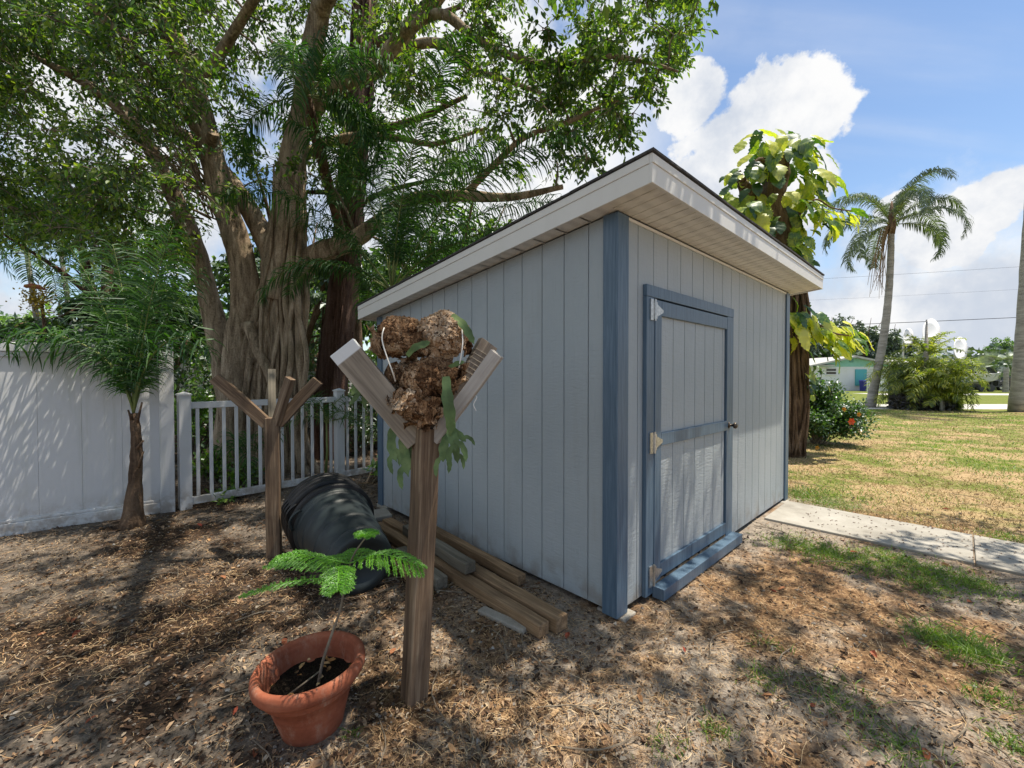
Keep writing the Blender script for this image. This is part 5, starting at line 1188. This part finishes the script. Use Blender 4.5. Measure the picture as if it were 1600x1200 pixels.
def far_things():
    D = 50; P = lambda u, v, d=D: at(u, v, d)
    # tan building
    b = P(1520, 590); t = thing('tan_house', 'small tan building with a white roof behind the boat', 'house', (b.x, D + 4, 0)); mb = MB(); mb.span((P(1500, 590).x, D + 4, 0), (P(1524, 590).x, D + 9, P(0, 567, D + 4).z)); mb.build('wall', mat('tan wall', lambda t_: bsdf(t_, (.42, .27, .10), .8)), t)
    mb = MB(); mb.span((P(1496, 590).x, D + 3.4, P(0, 567, D + 4).z), (P(1526, 590).x, D + 9.5, P(0, 562.5, D + 4).z)); mb.build('roof', M_wallw, t)
    # boat on a trailer
    Db = 42; c = P(1535, 600, Db); t = thing('motor_boat', 'white motor boat on a trailer across the street', 'boat', (c.x, Db, 0)); zk = P(0, 601, Db).z; zg = P(0, 585.5, Db).z; xs, xe = P(1500, 600, Db).x, P(1561, 600, Db).x
    mb = MB(); n = 12; V = []
    for i in range(n + 1):
        f = i / n; x = xs + (xe - xs) * f; wd = 1.15 * (1 - max(0, (f - .55) / .45) ** 2.2); k = zk + (zg - zk) * .95 * max(0, (f - .5) / .5) ** 2; g_ = zg + .25 * f ** 2
        V += [(x, Db - wd, g_), (x, Db - wd * .75, k + .3 * (g_ - k)), (x, Db, k), (x, Db + wd * .75, k + .3 * (g_ - k)), (x, Db + wd, g_)]
    mb.add(V, [(5 * i + j, 5 * i + j + 1, 5 * i + 6 + j, 5 * i + 5 + j) for i in range(n) for j in range(4)] + [(5 * i, 5 * i + 5, 5 * i + 9, 5 * i + 4) for i in range(n)] + [(0, 1, 2, 3, 4)])
    h = mb.build('hull', M_wallw, t, smooth=False); ws = MB(); ws.prism([(xs + 1.6, Db - .7, zg + .1), (xs + 2.9, Db - .7, zg + .15), (xs + 2.2, Db - .6, zg + .75), (xs + 1.6, Db - .6, zg + .75)], (0, 1.3, 0)); ws.build('console', M_glass, t, bevel=.05)
    tr = MB(); tr.span((xs + .3, Db - .6, .45), (xe + .8, Db - .5, .55)); tr.span((xs + .3, Db + .5, .45), (xe + .8, Db + .6, .55)); 
    for x in (xs + 1.2, xs + 2.0): tr.tube([(x, Db - 1.0, .35), (x, Db - .8, .35)], .35, 16); tr.tube([(x, Db + .8, .35), (x, Db + 1.0, .35)], .35, 16)
    for x in (xs + .8, xs + 2.6, xe - .6): tr.span((x - .05, Db - .5, .55), (x + .05, Db + .5, zk + .35))
    tr.build('trailer', mat('dark grey steel', lambda t_: bsdf(t_, (.06, .065, .07), .5, .4)), t)
    # parked cars
    for u, d, cl, lb, ln in ((1532, 47, (.16, .24, .34), 'blue grey car parked behind the boat trailer', 4.4), (1570, 45, (.02, .022, .03), 'black car parked right of the boat', 4.6), (1590, 52, (.62, .62, .62), 'white car parked behind the black one', 4.2)):
        c = P(u, 600, d); t = thing('parked_car', lb, 'car', (c.x, d, 0), 0, 'cars parked across the street'); m = mat('car paint %g' % cl[0], lambda t_, cl=cl: bsdf(t_, cl, .25, .6))
        x = c.x; h = ln / 2; pf = [(-h, .35), (-h, .75), (-h * .93, .9), (-h * .6, .98), (-h * .35, 1.42), (h * .25, 1.45), (h * .52, 1.0), (h * .93, .86), (h, .68), (h, .35)]
        bd = MB(); bd.prism([(x + a, d - .88, z) for a, z in pf[::-1]], (0, 1.76, 0)); body = bd.build('body', m, t, bevel=.06)
        gl = MB(); gl.prism([(x + a, d - .895, z) for a, z in ((-h * .52, 1.0), (-h * .33, 1.36), (h * .22, 1.38), (h * .45, 1.0))][::-1], (0, 1.79, 0)); gl.build('window', M_glass, t)
        for a in (-h * .62, h * .62):
            for s in (-.84, .84):
                w = MB(); w.tube([(x + a, d + s - .1, .33), (x + a, d + s + .1, .33)], .33, 18); wo = w.build('wheel', M_dark, t); r = MB(); r.tube([(x + a, d + s - .11, .33), (x + a, d + s + .11, .33)], .19, 12); r.build('rim', M_metal, wo)
    # white discs showing above the palm clump
    for u, v, r, el, lb in ((1414, 529, .6, .8, 'white round dish above the left of the palm clump'), (1450, 524, 1.05, .7, 'largest white dish above the middle of the palm clump'), (1495, 547, .8, .7, 'white dish at the right shoulder of the palm clump')):
        d = 23.5; c = P(u, v, d); t = thing('satellite_dish', lb, 'satellite dish', (c.x, d, 0), 0, 'white dishes behind the palm clump')
        W = Matrix.Translation(c) @ Matrix.Rotation(R(34), 4, 'Y') @ Matrix.Rotation(R(68), 4, 'X') @ Matrix.Diagonal((.55, 1, 1, 1)); mb = MB(); mb.lathe([(0, 0), (r * .35, .02), (r * .7, .08), (r, .17), (r, .19), (r * .7, .10), (0, .02)], 36); mb.build('dish', mat('white dish paint', lambda t_: bsdf(t_, (.78, .80, .84), .45, .4)), t, world=W, smooth=True)
        mb = MB(); mb.tube([(c.x, d + .1, 0), (c.x, d + .1, c.z - .05), tuple(c)], [.05, .05, .04], 8); mb.build('mast', M_metal, t)
    # trees of the far skyline, each its own
    tt = [(1262, 60, 9.5, 4.2, 0, 'dark tree behind the white house at its left end'), (1300, 62, 11.8, 4.8, 0, 'tallest dark tree behind the white house'), (1345, 60, 11.2, 4.5, 0, 'dark tree behind the gable of the white house'), (1385, 64, 10.6, 4.2, 0, 'dark tree behind the leaning palm trunk'), (1410, 62, 8.6, 4, 0, 'dark tree right of the leaning palm trunk'),
          (1518, 70, 5.6, 4, 1, 'green tree right of the palm clump'), (1558, 64, 7.8, 5, 1, 'rounded green tree left of the edge palm'), (1595, 66, 9.2, 5, 1, 'tall green tree behind the edge palm'), (1640, 60, 8, 5, 1, 'green tree beyond the right edge')]
    for i, (u, d, h, r, k, lb) in enumerate(tt):
        simple_tree('skyline_tree', lb, P(u, 600, d).x, d, h, r, (M_far, M_bgleaf)[k], 700 + i, M_brownbark, 'trees across the street', 70, 90, .42, .05, .22)
    # silvery fan palm
    c = P(1572, 575, 40); t = thing('fan_palm', 'silvery fan palm left of the edge palm trunk', 'palm tree', (c.x, 40, 0)); T = MB(); T.tube([(c.x, 40, 0), tuple(c)], [.22, .16], 10); T.build('trunk', M_palmbark, t); le = MB(); rg = np.random.default_rng(6)
    for k in range(22):
        d0 = norm(np.array([math.cos(k * 2.4), math.sin(k * 2.4) * .8, rg.uniform(-.3, .9)])); hub = np.array(c) + d0 * 1.3; s = norm(np.cross(d0, rand_dir(1, rg)[0])); u2 = norm(np.cross(s, d0)); a = np.linspace(-1.4, 1.4, 22)
        D_ = np.cos(a)[:, None] * d0 + np.sin(a)[:, None] * s; leaves(le, np.repeat(hub[None], 22, 0), D_, np.repeat(u2[None], 22, 0), 1.0, .10, .2, 4)
    le.build('fronds', M_silver, t)
    # neighbour's grey roof over the privacy fence, pale building behind the fig
    t = thing('neighbour_house', 'dark grey hipped roof of a neighbour house over the left fence', 'house', (-13, 9, 0)); mb = MB(); a = at(-180, 590, 9.5); 
    z0 = at(0, 534, 9.5).z; z1 = at(0, 509, 9.5).z; xr = at(78, 0, 9.5).x; xp = at(8, 0, 9.5).x
    mb.span((-20, 9.6, 0), (xr - .4, 15, z0)); mb.build('wall', M_wallw, t); mb = MB(); mb.add([(-21, 9.2, z0), (xr, 9.2, z0), (xr, 15.4, z0), (-21, 15.4, z0), (xp - .1, 11.3, z1 + .14), (-20, 11.3, z1 + .2)], [(0, 1, 4, 5), (1, 2, 4), (2, 3, 5, 4), (3, 0, 5), (0, 3, 2, 1)]); mb.build('roof', mat('grey shingle roof', lambda t_: bsdf(t_, t_.ramp(t_.noise(pos(t_), 30, 4), [(.3, (.11, .11, .115)), (.7, (.2, .2, .205))]), .9, .2)), t)
    c = at(478, 600, 12.5); t = thing('rear_building', 'pale building glimpsed through the trunks behind the fig', 'building', (c.x, 12.5, 0)); mb = MB(); mb.span((c.x - .5, 12.5, 0), (c.x + .9, 15, at(0, 580, 12.5).z)); mb.build('wall', M_wallw, t); mb = MB(); mb.span((at(458, 0, 12.4).x, 12.35, 0), (at(466, 0, 12.4).x, 12.49, at(0, 490, 12.4).z)); mb.build('column', M_wallw, t, bevel=.01)
    # wires
    for k, ((u0, v0), (u1, v1), d, lb) in enumerate((((1300, 503), (1700, 492), 46, 'lowest dark overhead wire crossing behind the palms'), ((1240, 442), (1700, 411), 46, 'upper thin overhead wire across the clouds'), ((1280, 470), (1700, 447), 50, 'middle faint overhead wire'))):
        a, b = at(u0 - 500, v0 + 10, d), at(u1, v1, d - 4); m_ = (a + b) / 2 + Vector((0, 0, -.5)); mb = MB(); mb.tube(crom([tuple(a), tuple(m_), tuple(b)], 8), (.028, .010, .007)[k], 5); o = mb.build('overhead_wire', M_dark); tag(o, lb, 'wire', 'overhead wires')
far_things()
# the tree to the right of the camera whose shade dapples the yard
def shade_tree():
    base = Vector((6.3, -.6, 0)); t = thing('yard_tree', 'spreading yard tree outside the right edge of the picture', 'tree', base); rg = np.random.default_rng(15); T = MB(); S = []
    for rows in ([(6.3, -.6, -.1, .3), (6.2, -.4, 2.2, .24), (5.6, 0, 4.2, .2), (4.6, .3, 5.6, .14)], [(6.2, -.4, 2.2, .18), (6.7, .6, 4.2, .14), (7.2, 1.8, 5.6, .1)], [(5.6, 0, 4.2, .14), (4.8, -1, 5.4, .1), (3.6, -1.6, 6.2, .06)], [(4.6, .3, 5.6, .12), (3.6, .9, 6.4, .09), (2.6, 1.6, 7.0, .05)], [(6.7, .6, 4.2, .1), (5.9, 1.6, 5.6, .08), (5.0, 2.2, 6.6, .05)]):
        q = crom(rows, 6); T.tube(q[:, :3], q[:, 3], 10, .06); S.append(q)
    C, Rr = [], []
    while len(C) < 215:
        p = (rg.uniform(1.4, 7.4), rg.uniform(.2, 4.1) if len(C) < 175 else rg.uniform(-2, 1), rg.uniform(4.6, 7.2))
        if in_frame(p, 60): continue
        C.append(p); Rr.append(rg.uniform(.25, .42))
    # a few low sprays over the lawn edge
    for k in range(26):
        p = (rg.uniform(6.0, 8.2), rg.uniform(3.0, 4.7), rg.uniform(4.2, 5.6))
        if not in_frame(p, 70): C.append(p); Rr.append(.4)
    cr = MB(); twigged(cr, T, C, Rr, np.concatenate(S), 70, .10, .055, 16, tw=6, kind=4); T.build('trunk', M_brownbark, t, smooth=True); cr.build('crown', M_ficus, t)
shade_tree()

# ------------------------------------------------------------------ litter and grass on the ground
def scatter_pts(n, seed, near=.9, far=11, half=R(58), power=1.15):
    rg = np.random.default_rng(seed); a = rg.uniform(-half, half, n); r = near + (far - near) * rg.random(n) ** (1.0 * power)
    x, y = np.sin(a) * r, np.cos(a) * r; u = (x - Cx) * BX + (y - Cy) * BY; w = -(x - Cx) * BY + (y - Cy) * BX
    ok = ~((u > -.02) & (u < LB) & (w > -.02) & (w < LA)) & ~((u > 2.68) & (u < 3.6) & (w < 0)) & (np.hypot(x - PC.x, y - PC.y) > .14)
    return x[ok], y[ok], u[ok], w[ok], rg
def vn(x, y, s, k=0):   # cheap smooth value noise
    return .5 + .25 * (np.sin(x * s + k * 1.7 + 1.3 * np.sin(y * s * .7 + k)) + np.sin(y * s * 1.1 + k * 2.3 + 1.1 * np.sin(x * s * .83 - k)))
def litter():
    cmap = lambda stops: (lambda t: bsdf(t, t.ramp(island(t), stops, 'LINEAR'), .85, .2))
    # curled fallen leaves
    x, y, u, w, rg = scatter_pts(95000, 1, .9, 12, power=1.3); keep = rg.random(len(x)) < np.where(x < .2, .85, .30) * np.where((w < 0) & (u > 3.7), .2, 1); x, y = x[keep], y[keep]; n = len(x)
    a = rg.random(n) * 6.28; D = np.stack([np.cos(a), np.sin(a), rg.normal(0, .22, n)], 1); N = norm(np.stack([rg.normal(0, .35, n), rg.normal(0, .35, n), np.ones(n)], 1))
    mb = MB(); L = rg.gamma(4, .0048, n).clip(.007, .07); leaves(mb, np.stack([x, y, ground_h(x, y) + .004 + rg.random(n) * .012], 1), D, N, L, L * .5, .35, 6, .25)
    o = mb.build('fallen_leaves', mat('dry fallen leaves', cmap([(0, (.022, .015, .011)), (.38, (.07, .042, .028)), (.65, (.17, .10, .058)), (.85, (.34, .215, .125)), (.95, (.38, .30, .21)), (1, (.45, .40, .33))]))); tag(o, 'brown fallen leaves littering the yard', 'leaf litter', kind='stuff')
    # a few larger red and tan leaves
    x, y, u, w, rg = scatter_pts(170, 2, 1.2, 7); n = len(x); a = rg.random(n) * 6.28; mb = MB(); L = rg.uniform(.035, .075, n)
    leaves(mb, np.stack([x, y, ground_h(x, y) + .012], 1), np.stack([np.cos(a), np.sin(a), rg.normal(.1, .2, n)], 1), norm(np.stack([rg.normal(0, .3, n), rg.normal(0, .3, n), np.ones(n)], 1)), L, L * .45, .35, 6, .2)
    o = mb.build('red_leaves', mat('red and tan leaves', cmap([(0, (.22, .045, .03)), (.3, (.27, .10, .05)), (.6, (.34, .20, .10)), (1, (.45, .33, .2))]))); tag(o, 'larger red and tan leaves lying on the litter', 'leaf litter', kind='stuff')
    # straw and needles
    x, y, u, w, rg = scatter_pts(150000, 3, .9, 9, power=1.35); k = vn(x, y, 1.7, 1) + rg.normal(0, .15, len(x)) > .36; x, y = x[k], y[k]; n = len(x)
    a = rg.random(n) * 6.28; L = rg.gamma(3, .013, n).clip(.012, .13); d = np.stack([np.cos(a), np.sin(a), rg.normal(0, .06, n)], 1); b = a + rg.normal(0, .5, n); d2 = np.stack([np.cos(b), np.sin(b), rg.normal(-.03, .08, n)], 1)
    p0 = np.stack([x, y, ground_h(x, y) + .006 + rg.random(n) * .012], 1); p1 = p0 + d * L[:, None] * .5; p2 = p1 + d2 * L[:, None] * .5; p1[:, 2] += .003
    mb = MB(); strips(mb, np.stack([p0, p1, p2], 1), norm(np.cross(d, [0, 0, 1.]) + [0, 0, .3]), np.repeat(rg.uniform(.0010, .0024, (n, 1)), 3, 1))
    o = mb.build('pine_straw', mat('dry straw', cmap([(0, (.05, .03, .018)), (.35, (.18, .105, .055)), (.7, (.42, .28, .15)), (.9, (.58, .42, .24)), (1, (.58, .47, .32))]))); tag(o, 'dry straw and needles strewn over the ground', 'straw', kind='stuff')
    # twigs
    x, y, u, w, rg = scatter_pts(260, 4, 1.2, 8); mb = MB()
    for i in range(len(x)):
        a = rg.random() * 6.28; L = rg.uniform(.1, .45); z = float(ground_h(x[i], y[i])) + .010; q = [(x[i], y[i], z), (x[i] + math.cos(a) * L * .5, y[i] + math.sin(a) * L * .5, z + .012), (x[i] + math.cos(a + .3) * L, y[i] + math.sin(a + .3) * L, z + .002)]
        mb.tube(crom(q, 3), rg.uniform(.0016, .004), 5)
    o = mb.build('twigs', M_twig); tag(o, 'thin fallen twigs scattered over the litter', 'twigs', kind='stuff')
    # pebbles, crumbs of soil and bark chips
    x, y, u, w, rg = scatter_pts(30000, 5, .9, 7, power=1.3); n = len(x); L = rg.gamma(3, .004, n).clip(.004, .03); oc = np.array([(1, 0, 0), (0, 1, 0), (-1, 0, 0), (0, -1, 0), (0, 0, .7), (0, 0, -.5)]); F = np.array([(0, 1, 4), (1, 2, 4), (2, 3, 4), (3, 0, 4), (1, 0, 5), (2, 1, 5), (3, 2, 5), (0, 3, 5)])
    V = oc[None] * L[:, None, None] * .5 * rg.uniform(.5, 1.3, (n, 6, 1)); a = rg.random(n) * 6.28; c_, s_ = np.cos(a)[:, None], np.sin(a)[:, None]; V = np.stack([V[..., 0] * c_ - V[..., 1] * s_, V[..., 0] * s_ + V[..., 1] * c_, V[..., 2]], -1) + np.stack([x, y, ground_h(x, y) + L * .15], 1)[:, None]
    mb = MB(); mb.arr(V.reshape(-1, 3), (F[None] + (np.arange(n) * 6)[:, None, None]).reshape(-1, 3)); o = mb.build('soil_crumbs', mat('soil crumbs', cmap([(0, (.03, .024, .02)), (.5, (.12, .095, .075)), (.85, (.24, .21, .18)), (1, (.36, .34, .31))]))); tag(o, 'crumbs of soil and small pebbles', 'pebbles', kind='stuff')
    # crumbs on the footpath
    rg = np.random.default_rng(9); n = 420; uu = rg.uniform(2.72, 3.56, n); ww = -rg.random(n) * 4 - .3; x = Cx + uu * BX - ww * BY; y = Cy + uu * BY + ww * BX
    x = Cx + uu * math.cos(math.pi / 2 - TH) - ww * math.sin(math.pi / 2 - TH); y = Cy + uu * math.sin(math.pi / 2 - TH) + ww * math.cos(math.pi / 2 - TH)
    a = rg.random(n) * 6.28; mb = MB(); leaves(mb, np.stack([x, y, np.full(n, .026)], 1), np.stack([np.cos(a), np.sin(a), .1 + 0 * a], 1), np.stack([0 * a, 0 * a, 1 + 0 * a], 1), rg.uniform(.012, .03, n), .012, .4, 4)
    o = mb.build('path_debris', mat('brown crumbs', lambda t: bsdf(t, (.12, .06, .04), .9, .1))); tag(o, 'small brown debris sprinkled on the footpath', 'debris', kind='stuff')
    # grass: tufts near the path and foreground, and blades over the lawn
    rg = np.random.default_rng(11); P, Ls = [], []
    tufts = [(1240, 850, .28, 700), (1290, 865, .28, 800), (1340, 880, .3, 900), (1380, 868, .2, 400), (1415, 885, .25, 700), (1440, 912, .22, 500), (1490, 905, .3, 1000), (1530, 915, .15, 300), (1500, 1010, .22, 900), (1460, 1000, .12, 300), (1540, 1030, .1, 200), (1260, 770, .35, 800), (1300, 790, .3, 500), (1580, 842, .25, 500), (1250, 775, .25, 500), (1190, 1060, .12, 160), (1120, 1140, .08, 110), (1550, 1095, .12, 200), (1235, 740, .2, 200), (1200, 1010, .10, 60), (548, 1150, .03, 30), (1350, 780, .25, 200), (1330, 1110, .2, 160), (1275, 1080, .15, 120), (1400, 1170, .15, 200), (1590, 1170, .1, 160), (1040, 1165, .1, 60), (1460, 780, .3, 200)]
    for u, v, r, n in tufts:
        c = gp(u, v); q = rg.normal(size=(n, 2)) * r * .45; P.append(np.stack([c.x + q[:, 0], c.y + q[:, 1]], 1)); Ls.append(rg.uniform(.02, .06, n) * (1.5 if (u, v) == (1500, 1010) else 1))
    P = np.concatenate(P); Ls = np.concatenate(Ls); n = len(P)
    def blades(P, Ls, name, m, lb, wd):
        n = len(P); a = rg.random(n) * 6.28; tilt_ = rg.uniform(.2, 1.1, n); d = np.stack([np.cos(a) * np.sin(tilt_), np.sin(a) * np.sin(tilt_), np.cos(tilt_)], 1); p0 = np.stack([P[:, 0], P[:, 1], ground_h(P[:, 0], P[:, 1]) - .003], 1)
        p1 = p0 + d * Ls[:, None] * .55; d2 = norm(d + np.stack([np.cos(a) * .5, np.sin(a) * .5, -.25 + 0 * a], 1)); p2 = p1 + d2 * Ls[:, None] * .5; mb = MB()
        strips(mb, np.stack([p0, p1, p2], 1), norm(np.cross(d, rand_dir(n, rg))), np.stack([wd, wd * .8, wd * .15], 1)); o = mb.build(name, m); tag(o, lb, 'grass', kind='stuff')
    blades(P, Ls, 'grass_tufts', M_grass, 'green grass tufts breaking through the litter', rg.uniform(.003, .006, n))
    n = 70000; aa = rg.uniform(R(20), R(58), n); r = 4.5 + 22 * rg.random(n) ** 1.5; x, y = np.sin(aa) * r, np.cos(aa) * r; uu = (x - Cx) * BX + (y - Cy) * BY; ww = -(x - Cx) * BY + (y - Cy) * BX
    k = (uu > 3.65) & ~((uu < LB + .05) & (ww > 0)) & (y < 19.5 - .02 * x); x, y, r = x[k], y[k], r[k]; n = len(x); P = np.stack([x, y], 1); g = vn(x, y, .9, 3) * .6 + vn(x, y, 2.7, 5) * .4 + rg.normal(0, .12, n) > .68
    blades(P[g], rg.uniform(.03, .07, g.sum()), 'lawn_grass', M_grass, 'green patches of the lawn beyond the path', .003 + .0005 * r[g]); 
    blades(P[~g], rg.uniform(.02, .06, (~g).sum()), 'dry_grass', mat('dry lawn grass', cmap([(0, (.30, .22, .11)), (.5, (.44, .34, .18)), (1, (.58, .48, .29))])), 'dry tan grass of the lawn', .003 + .0005 * r[~g])
    # dry clumps by the shed foot
litter()
